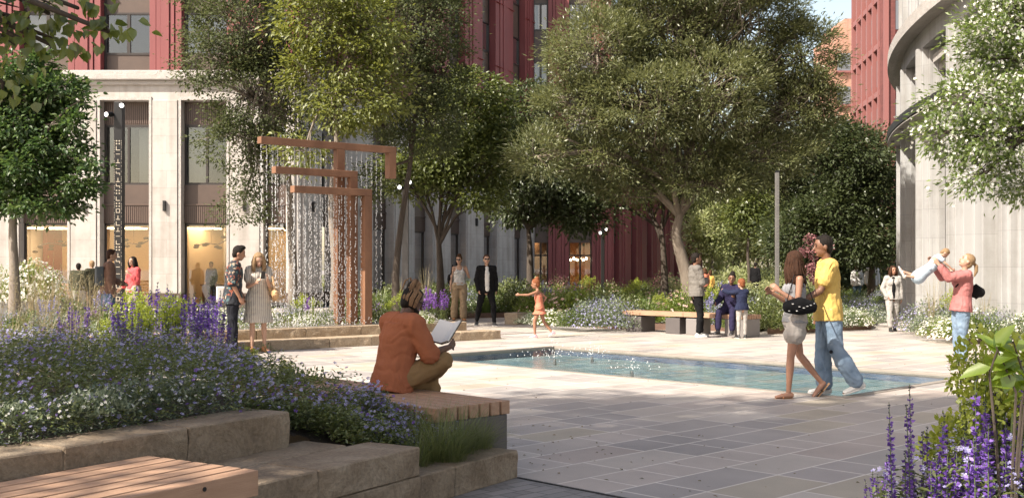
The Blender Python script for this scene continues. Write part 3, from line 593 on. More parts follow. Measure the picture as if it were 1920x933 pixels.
b = MB(); arc(b, 160.3, A0 + bay * nb, RD, RD + .38, 5.32, 5.345, 90); b.build('canopy_soffit', M_WHITE, bD)
b = MB()
for k in range(11): arc(b, 162.8 + k * bay, 163.0 + k * bay, RD + .2, RD + .3, 5.29, 5.318, 2)
b.build('canopy_light', M_GREYP, bD)

# ================================================================ poles
def spot(parent, p, d, m_b, lens):
    b = MB(); b.tube([p, p + d * .2], [.075, .075], 12, cap=False); h = b.build('spotlight', m_b, parent, .01)
    b = MB(); b.tube([p + d * .201, p + d * .206], [.055, .055], 12, cap=False); b.build('lens', lens, h)
M_LENS = emit('spot_lens', (1, .95, .85), 2.5); M_GLYPH = mat('painted_perforation_light', (.62, .55, .45), .35, metal=.4)  # pale strips painted as light showing through the shaft's perforations
c = gp(224, 612); Yt = c.y; zt = 1.5 + 308 * Yt / F
tt = empty('light_totem', (c.x, c.y, 0), label='tall black square totem pole pierced with pale geometric marks and two spotlights', cat='light column')
b = MB(); hw = .105; b.b2(-hw, hw, -hw, hw, 0, zt); b.build('shaft', M_BLACK, tt, .008)
b = MB(); rr = random.Random(5); z = .5
while z < zt - .9:
    for q in range(3):
        kind = rr.choice('ILDXT-'); x = 0; y = -hw - .003; hh = .07
        bb = lambda x0, x1, z0, z1: b.b2(x0, x1, y - .003, y + .003, z + z0, z + z1)
        if kind == 'I': bb(-.05, .05, 0, .015); bb(-.008, .008, .02, .1)
        elif kind == 'L': bb(-.05, -.035, 0, .1); bb(-.033, .05, 0, .015)
        elif kind == 'D': bb(-.05, .05, 0, .014); bb(-.05, .05, .09, .104); bb(-.05, -.036, .016, .088); bb(.036, .05, .016, .088)
        elif kind == 'X': bb(-.05, -.02, 0, .03); bb(.02, .05, 0, .03); bb(-.05, -.02, .07, .1); bb(.02, .05, .07, .1)
        elif kind == 'T': bb(-.05, .05, .04, .055); bb(-.05, -.036, .057, .1); bb(.036, .05, 0, .038)
        else: bb(-.05, .05, .05, .062)
        z += .15
    z += .02
for k in range(int((zt - 1.4) / .045)):
    for x in (-.088, .088):
        if rr.random() < .75: b.b2(x - .006, x + .006, -hw - .005, -hw - .001, .5 + k * .045, .515 + k * .045)
b.build('painted_perforation', M_GLYPH, tt)
spot(tt, V(-.16, -.1, zt - .32), V(-.3, -.85, -.1).normalized(), M_BLACK, M_LENS); spot(tt, V(.08, -.12, zt - .1), V(.35, -.8, -.1).normalized(), M_BLACK, M_LENS)
b = MB(); b.b2(-.16, .1, -.09, -.07, zt - .36, zt - .3); b.build('bracket', M_BLACK, tt)
M_GREYP = mat('grey_steel', (.13, .125, .125), .45); M_GREYL = mat('grey_concrete_post', (.11, .105, .10), .6, (.15, .145, .14), 6, .1)
def pole(px, base, top, wpx, m, label, lens=True, name='lamp_post'):
    c = gp(px, base); z1 = 1.5 + (HZ - top) * c.y / F; hw = wpx * c.y / F / 2
    r = empty(name, (c.x, c.y, 0), label=label, cat='lamp post'); b = MB(); b.b2(-hw, hw, -hw, hw, 0, z1); b.build('shaft', m, r, .008)
    b = MB(); b.b2(-hw * 1.3, hw * 1.3, -hw * 1.3, hw * 1.3, 0, .04); b.build('base_plate', m, r)
    b = MB(); b.b2(-hw * .98, hw * .98, -hw * .98, hw * .98, z1, z1 + .05); b.build('cap', M_BLACK, r)
    if lens: spot(r, V(-hw * .7, -hw, z1 - .16), V(-.3, -.8, -.1).normalized(), M_BLACK, M_LENS); spot(r, V(hw * .8, -hw, z1 - .02), V(.3, -.8, -.1).normalized(), M_BLACK, M_LENS)
    if not lens:
        b = MB()
        for k in range(int(z1 / .09)): b.b2(-hw * .3, hw * .3, -hw - .004, -hw + .001, .3 + k * .085, .33 + k * .085)
        b.build('perforation', M_GREYP, r)
pole(760, 600, 340, 12, M_GREYP, 'slim dark grey lamp post with two small spotlights right of the water curtain')
pole(1457, 617, 324, 7, M_GREYL, 'pale grey square post with perforated face behind the strolling couple', lens=False)
pole(1130, 572, 428, 6, M_BLACK, 'thin black lamp post standing before the red fluted column')
# ================================================================ timber benches
M_SLAT = mat('slat_wood', (.30, .175, .11), .6, (.42, .265, .175), 2.5, .25, 14, stretch=(1, 9, 9)); M_SLAT2 = mat('slat_wood_y', (.42, .235, .13), .55, (.52, .31, .18), 2.5, .25, 14, stretch=(9, 1, 9))
M_PLINTH = mat('bench_steel', (.085, .075, .075), .5, (.10, .09, .088), 3); M_PLINTHL = mat('bench_steel_grey', (.20, .185, .18), .55)
def slat_bench(c, d, nn, L, Wd, top, th, label, ns=7, zbase=0.0, legs=((0, .04), ), m=M_SLAT, pl=M_PLINTH, fascia=False, bolts=False, lw=.45):
    """c: corner at the near end, d: along slats, nn: across; local x along slats"""
    r = empty('slatted_bench', (c.x, c.y, 0), math.atan2(d.y, d.x), label=label, cat='bench')
    sgn = 1 if d.cross(nn).z > 0 else -1; gap = .022; sw = (Wd - gap * (ns - 1)) / ns
    for k in range(ns):
        y0 = k * (sw + gap); b = MB(); b.b2(0, L, sgn * y0, sgn * (y0 + sw), top - th, top); b.build('slat', m, r, .004)
    b = MB()
    for x in (.25, L / 2, L - .25): b.b2(x - .03, x + .03, sgn * .02, sgn * (Wd - .02), top - th - .03, top - th - .001)
    b.build('batten', M_BLACK, r)
    for (a, w_) in legs:
        b = MB(); b.b2(a, a + w_, sgn * .015, sgn * (Wd - .015), zbase, top - th - .032 if a > .05 else top - th - .002); b.build('plinth', pl, r, .01)
    if bolts:
        for k in (0,):
            for x in (.35, ):
                for z in (top - .035, top - th + .03):
                    b = MB(); b.tube([V(x, -.004 * sgn, z), V(x, .003 * sgn, z)], [.011, .011], 10, cap=False); b.build('bolt', M_BLACK, r)
    return r
# reader's bench: slats along UA, end grain towards the camera
cB = gp(956, 749.6, .5)
slat_bench(cB, UA, -UB, 2.9, .72, .5, .10, 'slatted timber bench with a dark steel end where the reader sits', ns=7, zbase=.0, legs=((.01, .9), (1.6, .9)))
# foreground bench: flush with the planter wall
cN = V(-1.25, 5.47, 0)
slat_bench(cN, -UD, UN, 3.4, .80, .5, .125, 'big slatted timber bench lit by dappled sun on the planter wall', ns=7, zbase=.381, legs=((.3, .5), (2.2, .5)), bolts=True)
# far bench in two lengths
c0 = gp(1400, 633); dF = -UA * -1
FB = gp(1400, 633)
def far_len(s0, L, label, legs, pl=M_PLINTH): return slat_bench(FB + UA * s0, UA, UB, L, .55, .48, .09, label, ns=6, legs=legs, pl=pl)
far_len(0, 1.66, 'timber bench length with a grey end block where mother and child sit', ((.02, .55), (1.3, .3)), M_PLINTHL)
far_len(1.67, 1.75, 'timber bench length with black blocks and nobody on it left of the leaning man', ((.1, .4), (1.2, .45)))
# small slatted bench by the shop window
c = gp(66, 588); r = empty('timber_seat', (c.x, c.y, 0), label='timber seat with a slatted back under the shop window beside tall grasses', cat='bench')
for k in range(4): b = MB(); b.b2(0, 1.5, .02 + .13 * k, .13 + .13 * k, .40, .45); b.build('seat_slat', M_SLAT, r, .004)
for k in range(4): b = MB(); b.b2(0, 1.5, .56 + k * .015, .59 + k * .015, .5 + .12 * k, .60 + .12 * k); b.build('back_slat', M_SLAT, r, .004)
for x in (.1, 1.34): b = MB(); b.b2(x, x + .06, .02, .5, 0, .398); b.b2(x, x + .06, .52, .555, 0, .95); b.build('leg', M_BLACK, r)
# grey planter box at the left
c = gp(-25, 607); r = empty('planter_box', (c.x, c.y, 0), label='grey concrete planter box of white flowering shrubs at the shop front', cat='planter')
b = MB(); b.b2(0, 1.9, 0, .08, 0, .62); b.b2(0, 1.9, .92, 1.0, 0, .62); b.b2(0, .08, .08, .92, 0, .62); b.b2(1.82, 1.9, .08, .92, 0, .62); b.build('box', M_GREYL, r, .01)
b = MB(); b.b2(.08, 1.82, .08, .92, 0, .56); b.build('planting_mix', M_SOIL, r); PLB = c

# ================================================================ rain sculpture
M_COR = mat('terracotta_steel', (.14, .066, .036), .7, (.25, .125, .07), 2.2, .15, 30, stretch=(1, 1, .35))
fs = empty('rain_sculpture', label='copper coloured sculpture of three hooked frames raining curtains of droplets', cat='fountain')
BW = .085
def on_line(X0, Y0, px):
    """distance back along SD from (X0,Y0) at which photo column px is met"""
    k = (px - 960) / F; s = (X0 - k * Y0) / (SD.x - k * SD.y); return s
frames = [((-2.89, 22.0), 687, 548, 687, 355, .075), ((-2.93, 22.25), 660, 513, 660, 321, .085), ((-2.97, 22.5), 636, 486, 739, 268, .085)]
axs = (SD, SN, V(0, 0, 1)); strands = []
for i, ((X0, Y0), ppx, lpx, rpx, ytop, bw) in enumerate(frames):
    base = V(X0, Y0, 0); sp_ = on_line(X0, Y0, ppx); slft = on_line(X0, Y0, lpx); srt = on_line(X0, Y0, rpx)
    pp = base - SD * sp_; zt = 1.5 + (HZ - ytop) * pp.y / F
    a = base - SD * slft; c = base - SD * srt; 
    if i < 2: c = pp + SD * BW
    b = MB(); mid = (a + c) / 2; b.box(mid + V(0, 0, zt - .065), ((c - a).length / 2, BW, .065), axs); b.build('beam', M_COR, fs, .006)
    b = MB(); b.box(pp + V(0, 0, (zt - .131 + .36) / 2), (BW, BW - .001, (zt - .131 - .36) / 2), axs); b.build('post', M_COR, fs, .006)
    if i == 2: b = MB(); e = c - SD * (BW); b.box(e + V(0, 0, zt - .131 - .26), (BW, BW - .001, .26), axs); b.build('hook', M_COR, fs, .006)
    b = MB(); Lb = (c - a).length; nn_ = int(Lb / .115)
    for row in (0.0, .05):
      for q in range(nn_):
        s = .04 + q * Lb / nn_ + (.02 if row > 0 else 0)
        if i == 2 and s > Lb - .25: continue
        x = a + SD * s + SN * row; z = zt - .14; dz = random.uniform(.035, .05); ph = random.random() * .05
        while z > .36:
            if random.random() < .62:
                g = random.uniform(.006, .010); k0 = random.uniform(1.5, 3.4); ox = random.gauss(0, .004 + (zt - z) * .004); b.ell(x + SD * ox + V(0, 0, z - ph), (g, g, g * k0), n=4, m=3)
            z -= dz * random.uniform(.7, 1.5)
    o = b.build('water_curtain', M_DROP, fs); o['kind'] = 'stuff'
b = MB(); c = V(-3.3, 22.6, 0); b.box(V(-4.0, 22.0, .346), (2.6, .9, .02), axs); tag(b.build('fountain_basin', mat('basin', (.16, .14, .13), .25, (.22, .2, .18), 8)), 'wet stone basin plate under the raining sculpture', 'basin')
for k in range(3):
    c = V(-3.8 + .45 * k, 22.2 + .36 * k, 0); r = MB()
# ground splash
b = MB()
for k in range(500):
    s = random.uniform(-3.0, 1.7); x = V(-2.9, 22.1, 0) + SD * s + SN * random.gauss(.1, .25); g = random.uniform(.006, .012); b.ell(x + V(0, 0, .37 + abs(random.gauss(0, .09))), (g, g, g), n=4, m=3)
o = b.build('splash', M_DROP, fs); o['kind'] = 'stuff'
# ================================================================ trees
BARK_G = mat('bark_grey', (.16, .13, .105), .9, (.26, .225, .19), 7, .7, 22, stretch=(1, 1, .35)); BARK_D = mat('bark_dark', (.05, .038, .03), .9, (.09, .07, .055), 7, .7, 25, stretch=(1, 1, .3)); BARK_P = mat('bark_pale', (.24, .20, .16), .85, (.11, .085, .065), 5, .6, 18, stretch=(1, 1, .4))
L_OLIVE = leafmat('leaf_olive', [(.10, .12, .048), (.155, .175, .07), (.21, .225, .10), (.12, .14, .055)], .38, .07)
L_MAPLE = leafmat('leaf_maple_bright', [(.035, .075, .025), (.055, .105, .03), (.08, .135, .04), (.11, .16, .05)], .42, .05)
L_YG = leafmat('leaf_yellow_green', [(.12, .145, .035), (.165, .19, .045), (.205, .225, .06)], .48, .05)
L_MID = leafmat('leaf_mid', [(.09, .12, .035), (.13, .16, .045), (.17, .20, .06)], .45, .05)
L_DARK = leafmat('leaf_dark_gloss', [(.06, .075, .032), (.085, .105, .042), (.12, .14, .06)], .35, .03, .6)
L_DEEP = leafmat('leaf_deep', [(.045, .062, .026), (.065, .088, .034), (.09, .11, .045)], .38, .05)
L_PALE = leafmat('leaf_painted_glow', [(.26, .30, .12), (.34, .37, .17), (.40, .42, .24)], .5, .03)  # pale tones put the far wood's sunlit glow into the leaf colour
L_BLOS = leafmat('leaf_blossom_tree', [(.10, .16, .035), (.15, .21, .05), (.19, .25, .07)], .42, .08)
L_WHITE = leafmat('petal_white', [(.74, .72, .66), (.82, .80, .74), (.66, .66, .58)], .3, .03)
L_PINK = leafmat('petal_pink', [(.34, .15, .16), (.44, .24, .24), (.26, .10, .12)], .35, .02)
LM = lambda px, py, rx, ry, Y, dz=1.0: (dp(px, py, Y), (rx * Y / F, rx * Y / F * dz, ry * Y / F))
def crown_np(lobes, nl, L, W, cr, droop=.2, form=leaves, dens_out=.55, per=55, Wf=.25, lv=.35, hollow=.5):
    vol = np.array([(r[0] * r[1] * r[2]) ** .72 for _, r in lobes]); vol /= vol.sum(); out = []; cl = []
    nc = max(6, nl // per)
    for (c, r), w_ in zip(lobes, vol):
        k = max(2, int(nc * w_)); d = rnd(k); rad = RNG.random(k) ** (1 / 3); rad = hollow * rad + (1 - hollow) * np.maximum(rad, .75 + .25 * RNG.random(k))
        p = d * rad[:, None] * np.array(r) * (1 + .12 * np.sin(d[:, :1] * 9 + d[:, 1:2] * 7)); C = p + np.array(c)
        sz = cr * RNG.uniform(.55, 1.35, k)
        m = int(per); off = RNG.normal(size=(k, m, 3)) * .5; off[..., 2] *= .62
        P = C[:, None, :] + off * sz[:, None, None]; outw = unit((d * np.array([1, 1, .8])))[:, None, :]
        D = outw * .7 + off * .9 + RNG.normal(size=(k, m, 3)) * .45 - np.array([0, 0, droop])
        NNv = np.array([0, 0, 1.0]) + RNG.normal(size=(k, m, 3)) * .45 + outw * .4
        out.append((P.reshape(-1, 3), D.reshape(-1, 3), NNv.reshape(-1, 3))); cl.append(C)
    P, D, NNv = (np.concatenate([o[i] for o in out]) for i in range(3)); n = len(P)
    v, f = form(P, D, NNv, L * RNG.uniform(1 - lv, 1 + lv, n), W * RNG.uniform(.75, 1.2, n)); return v, f, np.concatenate(cl), P
def tree(label, base, trunk, lobes, nl, L, W, lm, bm_, cr=.5, group=None, limbs=1.0, r0=.14, name='tree', twig=.35, blossoms=0, **kw):
    """trunk: list of points above base (relative to world), limbs reach the lobes and the leaf clumps"""
    root = empty(name, (base.x, base.y, 0), label=label, cat='tree', group=group); o3 = V(base.x, base.y, 0)
    v, f, cl, P = crown_np(lobes, nl, L, W, cr, **kw); v = v - np.array(o3)
    if blossoms:
        idx = RNG.choice(len(P), blossoms); NNb = rnd(blossoms) + np.array([-.3, -.5, .5]); fv, ff = flowers(P[idx] + RNG.normal(size=(blossoms, 3)) * .05, NNb, .021, 5, .3)
        me = npmesh('crown', v, f); cr_ = link('crown', me, root, [lm]); me = npmesh('blossom', fv - np.array(o3), ff); link('blossom', me, cr_, [L_WHITE])
    else: link('crown', npmesh('crown', v, f), root, [lm])
    b = MB(); R = random.Random(int(base.x * 100) & 4095)
    tp = [Vector(p) - o3 for p in trunk]; n = len(tp); rs = [r0 * (1 - .62 * i / (n - 1)) for i in range(n)]; rs[0] *= 1.35
    # smooth the trunk
    pts = []; rr = []
    for i in range(n - 1):
        for k in range(4):
            u = k / 4; p0 = tp[max(0, i - 1)]; p1 = tp[i]; p2 = tp[i + 1]; p3 = tp[min(n - 1, i + 2)]
            pts.append(.5 * ((2 * p1) + (p2 - p0) * u + (2 * p0 - 5 * p1 + 4 * p2 - p3) * u * u + (3 * p1 - p0 - 3 * p2 + p3) * u ** 3)); rr.append(rs[i] + (rs[i + 1] - rs[i]) * u)
    pts.append(tp[-1]); rr.append(rs[-1]); b.tube(pts, rr, 10)
    top = tp[-1]; fork = tp[max(1, n - 2)]
    for (c, r) in lobes:
        e = Vector(c) - o3; st = top if R.random() < .6 else fork; q = []; L_ = (e - st).length
        for k in range(6):
            u = k / 5; p = st.lerp(e, u) + V(0, 0, math.sin(u * PI) * .12 * L_ * (1 if e.z > st.z else .6)) + V(R.gauss(0, .05), R.gauss(0, .05), R.gauss(0, .04)) * L_ * (u * (1.2 - u)); q.append(p)
        b.tube(q, [r0 * .42 * (1 - .75 * k / 5) for k in range(6)], 7)
        near = [Vector(x) - o3 for x in cl if sum(((x[i] - c[i]) / r[i]) ** 2 for i in range(3)) < 1.15]
        R.shuffle(near)
        for x in near[:int(len(near) * twig)]:
            s_ = q[R.choice((2, 3, 4, 5))]; m_ = s_.lerp(x, .5) + V(R.gauss(0, .1), R.gauss(0, .1), R.gauss(.05, .1)) * (x - s_).length; b.tube([s_, m_, x], [r0 * .12, r0 * .075, r0 * .03], 5, cap=False)
    tr = b.build('trunk', bm_, root, smooth=True); return root
# big multi-lobed tree in the middle
Y = 29.0; bs = gp(1279, 608); T = lambda x, y, Yy=Y: dp(x, y, Yy)
tree('large spreading tree with narrow olive leaves and a pale gnarled trunk behind the long bench', T(1292, 600), [V(T(1292, 600).x, Y, 0), T(1291, 560), T(1288, 520), T(1276, 475), T(1268, 440), T(1274, 405), T(1284, 360)],
     [LM(1120, 100, 95, 85, Y - .6), LM(1090, 205, 85, 60, Y - .4), LM(1240, 60, 110, 95, Y), LM(1390, 50, 110, 90, Y + .3), LM(1500, 110, 80, 75, Y), LM(1480, 215, 90, 65, Y + .2), LM(1330, 170, 110, 90, Y - .9), LM(1210, 190, 100, 80, Y - 1.0), LM(1010, 290, 52, 48, Y - .8), LM(1140, 300, 80, 45, Y), LM(1290, 300, 95, 50, Y), LM(1430, 300, 95, 48, Y), LM(1290, -20, 200, 60, Y + .4), LM(1530, 180, 45, 60, Y - .3), LM(1330, 345, 70, 28, Y - .5), LM(1180, 350, 55, 26, Y + .2)],
     170000, .13, .032, L_OLIVE, BARK_P, .36, r0=.22, twig=.5, droop=-.1, hollow=.3, per=95)
# second dark-stemmed tree behind it
Y = 37.0
tree('dark stemmed forked tree standing behind the large spreading tree', T(1245, 575, Y), [V(T(1245, 575, Y).x, Y, 0), T(1246, 520, Y), T(1243, 460, Y), T(1240, 430, Y)],
     [LM(1200, 350, 70, 40, Y), LM(1300, 340, 80, 45, Y), LM(1100, 385, 62, 42, Y), LM(1250, 290, 110, 50, Y), LM(1160, 300, 60, 50, Y)], 14000, .14, .05, L_MID, BARK_D, .6, r0=.15)
# left maple
Y = 23.0
tree('bright green maple with layered leaves above the planter box at the edge', T(28, 600, Y), [V(T(28, 600, Y).x, Y, 0), T(27, 520, Y), T(24, 430, Y), T(28, 350, Y), T(26, 300, Y)],
     [LM(20, 150, 85, 30, Y), LM(110, 165, 48, 16, Y - .3), LM(60, 200, 80, 24, Y + .2), LM(140, 235, 36, 14, Y - .4), LM(20, 245, 90, 26, Y), LM(100, 275, 62, 18, Y - .3), LM(165, 305, 26, 12, Y - .5), LM(60, 320, 90, 24, Y), LM(140, 350, 48, 16, Y - .3), LM(10, 370, 70, 26, Y), LM(90, 392, 55, 14, Y - .3), LM(-60, 280, 70, 110, Y), LM(150, 190, 14, 8, Y - .5), LM(60, 120, 40, 14, Y)], 27000, .10, .07, L_MAPLE, BARK_G, .26, r0=.12, form=leaves6, hollow=.5, lv=.5)
# dense glossy tree beside the sculpture
Y = 27.0
tree('tall tree of small dark glossy leaves hanging left of the rain sculpture', T(548, 600, Y), [V(T(548, 600, Y).x, Y, 0), T(550, 520, Y), T(546, 440, Y), T(540, 330, Y), T(510, 220, Y), T(500, 100, Y)],
     [LM(450, 60, 110, 85, Y), LM(400, 110, 65, 60, Y - .3), LM(470, 180, 95, 85, Y), LM(520, 60, 70, 80, Y), LM(440, 270, 70, 60, Y - .2), LM(480, 330, 45, 60, Y - .2), LM(455, 390, 48, 30, Y - .4), LM(545, 210, 55, 70, Y), LM(430, -20, 100, 50, Y), LM(360, 150, 26, 20, Y - .2)], 28000, .078, .054, L_DARK, BARK_G, .34, r0=.12, twig=.5, hollow=.4)
# yellow green tree behind the sculpture
Y = 25.6
tree('airy yellow green tree rising behind the top beam of the sculpture', T(628, 600, Y), [V(T(628, 600, Y).x, Y, 0), T(630, 500, Y), T(622, 380, Y), T(632, 270, Y), T(622, 160, Y)],
     [LM(600, 40, 85, 70, Y), LM(650, 120, 70, 60, Y), LM(580, 150, 50, 60, Y - .3), LM(700, 60, 70, 60, Y), LM(640, 200, 75, 42, Y - .3), LM(570, 280, 42, 30, Y - .5), LM(720, 180, 50, 60, Y), LM(640, -20, 110, 40, Y)], 13500, .11, .062, L_YG, BARK_G, .45, r0=.13, form=leaves6, hollow=.3, twig=.5)
Y = 28.5
tree('tall dark glossy leaved tree between the sculpture and the red columns', T(778, 600, Y), [V(T(745, 600, Y).x, Y, 0), T(742, 520, Y), T(752, 420, Y), T(770, 300, Y), T(785, 160, Y)],
     [LM(790, 50, 85, 80, Y), LM(760, 150, 75, 70, Y), LM(830, 140, 55, 70, Y), LM(740, 240, 55, 45, Y - .2), LM(800, 240, 70, 55, Y), LM(700, 340, 30, 48, Y - .3), LM(780, -20, 90, 50, Y)], 24000, .078, .054, L_DARK, BARK_D, .36, r0=.11, twig=.5, hollow=.4)
Y = 32.0
tree('green maple with forked trunk between the grey lamp post and the white piers', T(828, 590, Y), [V(T(826, 590, Y).x, Y, 0), T(826, 520, Y), T(823, 460, Y), T(822, 435, Y)],
     [LM(790, 330, 48, 40, Y - .2), LM(860, 230, 75, 65, Y), LM(900, 300, 65, 55, Y), LM(830, 300, 60, 50, Y - .3), LM(890, 170, 60, 40, Y), LM(900, 370, 45, 24, Y - .3), LM(745, 325, 30, 35, Y - .5), LM(945, 250, 40, 60, Y)], 17000, .13, .085, L_MID, BARK_D, .46, r0=.13, form=leaves6, hollow=.3, twig=.5)
Y = 36.0
tree('dark forked tree shading the corner between white piers and red building', T(994, 590, Y), [V(T(994, 590, Y).x, Y, 0), T(994, 520, Y), T(993, 460, Y), T(990, 430, Y)],
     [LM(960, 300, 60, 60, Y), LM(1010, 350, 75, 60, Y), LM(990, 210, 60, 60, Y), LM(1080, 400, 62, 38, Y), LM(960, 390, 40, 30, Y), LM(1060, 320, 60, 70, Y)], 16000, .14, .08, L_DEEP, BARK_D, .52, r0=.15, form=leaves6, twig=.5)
# right hand masses
GR = 'dark trees closing the path behind the couple'
for (lb, Y, bx, lobes, nl, lm) in (
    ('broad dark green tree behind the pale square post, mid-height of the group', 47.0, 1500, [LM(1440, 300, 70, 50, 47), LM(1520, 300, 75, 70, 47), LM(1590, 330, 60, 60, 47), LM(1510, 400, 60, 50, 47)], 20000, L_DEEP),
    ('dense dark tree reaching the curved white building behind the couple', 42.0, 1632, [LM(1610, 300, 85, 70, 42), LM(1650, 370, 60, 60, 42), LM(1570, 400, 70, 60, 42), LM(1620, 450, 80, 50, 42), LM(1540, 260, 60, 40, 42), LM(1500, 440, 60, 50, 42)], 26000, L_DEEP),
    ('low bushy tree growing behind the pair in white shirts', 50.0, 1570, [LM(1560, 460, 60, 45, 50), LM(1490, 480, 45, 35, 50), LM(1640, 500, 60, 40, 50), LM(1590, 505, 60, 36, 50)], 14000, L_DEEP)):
    tree(lb, T(bx, 570, Y), [V(T(bx, 570, Y).x, Y, 0), T(bx + 3, 500, Y), T(bx - 4, 430, Y)], lobes, nl, .17, .085, lm, BARK_D, .62, group=GR, r0=.16, form=leaves, twig=.25)
Y = 40.0
tree('small tree flowering pink in upright spikes right behind the man in yellow', T(1528, 580, Y), [V(T(1528, 580, Y).x, Y, 0), T(1530, 520, Y), T(1524, 470, Y), T(1520, 440, Y)],
     [LM(1528, 455, 11, 22, Y), LM(1530, 500, 14, 34, Y), LM(1500, 480, 6, 20, Y), LM(1546, 470, 6, 14, Y)], 1300, .09, .06, L_PINK, BARK_D, .2, r0=.04, name='flowering_tree')
# wood at the end of the path, its back-light painted as pale leaves
GW = 'sunlit slender trees at the end of the garden path'
wd = [(1335, 66, 'tallest pale tree at the wood edge beside the red building', 430, 46), (1372, 74, 'pale sunlit tree seen above the seated pair', 425, 44), (1403, 60, 'dark slender trunk tree in front of the sunlit wood', 380, 34), (1440, 70, 'pale tree just beside the square grey post', 430, 40), (1352, 88, 'far pale tree deep in the sunlit wood', 440, 40), (1420, 92, 'far pale tree between two thin trunks', 446, 40), (1312, 82, 'pale tree peeping past the red building corner', 440, 34)]
for (x, Y, lb, cy, r) in wd:
    dk = 'dark' in lb
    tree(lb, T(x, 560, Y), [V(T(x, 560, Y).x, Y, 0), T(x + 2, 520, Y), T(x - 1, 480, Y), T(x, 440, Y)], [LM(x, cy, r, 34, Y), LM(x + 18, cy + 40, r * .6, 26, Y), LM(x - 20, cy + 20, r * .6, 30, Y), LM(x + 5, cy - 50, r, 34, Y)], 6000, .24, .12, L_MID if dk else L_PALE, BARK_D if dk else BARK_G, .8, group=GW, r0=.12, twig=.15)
# far crowns closing the gap of sky under the big tree
for (x, y, rx, ry, Y, lb) in ((1380, 330, 120, 60, 75, 'rounded tree crown rising over the sunlit wood'), (1560, 380, 110, 130, 70, 'dark crown filling the gap below the brick tower'), (1330, 250, 120, 90, 95, 'big far crown glimpsed through the spreading tree')):
    tree(lb, T(x, 550, Y), [V(T(x, 550, Y).x, Y, 0), T(x, 480, Y), T(x, 420, Y)], [LM(x, y, rx, ry, Y), LM(x - rx * .5, y + 50, rx * .6, ry * .5, Y), LM(x + rx * .5, y + 40, rx * .6, ry * .6, Y)], 9000, .3, .2, L_DEEP, BARK_D, 1.1, r0=.25, twig=.1, name='far_tree')
# blossom tree at the right
Y = 12.5
tree('fresh green tree covered with white blossom leaning in beside the curved building', V(7.0, 12.6, 0), [V(7.1, 12.6, 0), V(7.0, 12.6, 1.2), V(6.8, 12.6, 2.4), V(6.7, 12.6, 3.4)],
     [LM(1880, 60, 75, 70, Y), LM(1830, 190, 82, 50, Y - .2), LM(1880, 270, 85, 60, Y - .3), LM(1845, 325, 50, 36, Y - .4), LM(1780, 250, 50, 40, Y - .3), LM(1950, 330, 80, 50, Y), LM(1960, 150, 90, 120, Y), LM(1860, 110, 50, 40, Y), LM(1900, -20, 70, 50, Y)], 14000, .068, .030, L_BLOS, BARK_D, .24, r0=.11, twig=.6, blossoms=3600, hollow=.3)
# near branch with heart shaped leaves, top left; its trunk is out of the frame
L_HEART = leafmat('leaf_heart', [(.09, .12, .025), (.14, .18, .035), (.19, .23, .05)], .55, .08, .4)
Y = 7.4
tree('overhanging bough of broad drooping heart shaped leaves from a tree outside the picture', V(-5.6, 6.2, 0), [V(-5.6, 6.2, 0), V(-5.5, 6.2, 1.5), V(-5.2, 6.3, 2.9), V(-5.0, 6.4, 3.6)],
     [LM(20, 30, 60, 34, Y), LM(100, 30, 60, 26, Y), LM(60, 80, 70, 22, Y), LM(150, 15, 60, 14, Y), LM(195, 58, 50, 9, Y - .1), LM(-40, 60, 80, 50, Y), LM(110, 85, 34, 14, Y), (V(-5.2, 6.2, 4.6), (1.6, 1.6, .9)), (V(-4.2, 4.6, 4.9), (1.5, 1.5, .8)), LM(5, 150, 24, 30, Y)], 4200, .085, .07, L_HEART, BARK_D, .2, r0=.13, form=leaves6, droop=1.3, per=14, twig=.9, lv=.25)
# shade trees beside and behind the camera
GS = 'shade trees standing outside the picture'
M_SH = L_MID
for (bx_, by_, x, y, r, z, lb) in ((-11.8, -.6, -11.6, -.4, 2.2, 14.0, 'tall shade tree far behind the camera by the wall'), (-6.4, -1.7, -6.4, -1.7, 2.3, 14.2, 'tall shade tree behind the camera by the big bench'), (-10.0, 1.0, -9.9, .9, 2.9, 14.0, 'tall shade tree beyond the end of the planter'), (-6.4, .6, -6.6, .9, 2.9, 13.8, 'tall shade tree next to the planter wall'), (-3.9, .8, -3.6, 1.0, 2.9, 14.3, 'tallest shade tree close to the camera'), (-12.3, 3.8, -12.3, 3.8, 2.3, 7.4, 'low shade tree beyond the planter edge'), (-7.9, .1, -7.8, .6, .8, 7.4, 'young shade tree dappling the big bench'), (-5.6, 1.2, -5.5, 2.0, 1.9, 8.3, 'slender shade tree above the planter wall')):
    tree(lb, V(bx_, by_, 0), [V(bx_, by_, 0), V(bx_, by_, 2.5), V((x + bx_) / 2, (y + by_) / 2, z * .55), V(x, y, z - r * .6)], [(V(x, y, z), (r, r, r * .62)), (V(x + r * .6, y + r * .2, z - .7), (r * .6, r * .6, r * .45)), (V(x - r * .5, y + r * .5, z - .4), (r * .6, r * .6, r * .45))], 7500 if r > 1.5 else 700, .2 if r > 1.5 else .13, .13 if r > 1.5 else .08, M_SH, BARK_D, .6, group=GS, r0=.16, twig=.2, per=40)

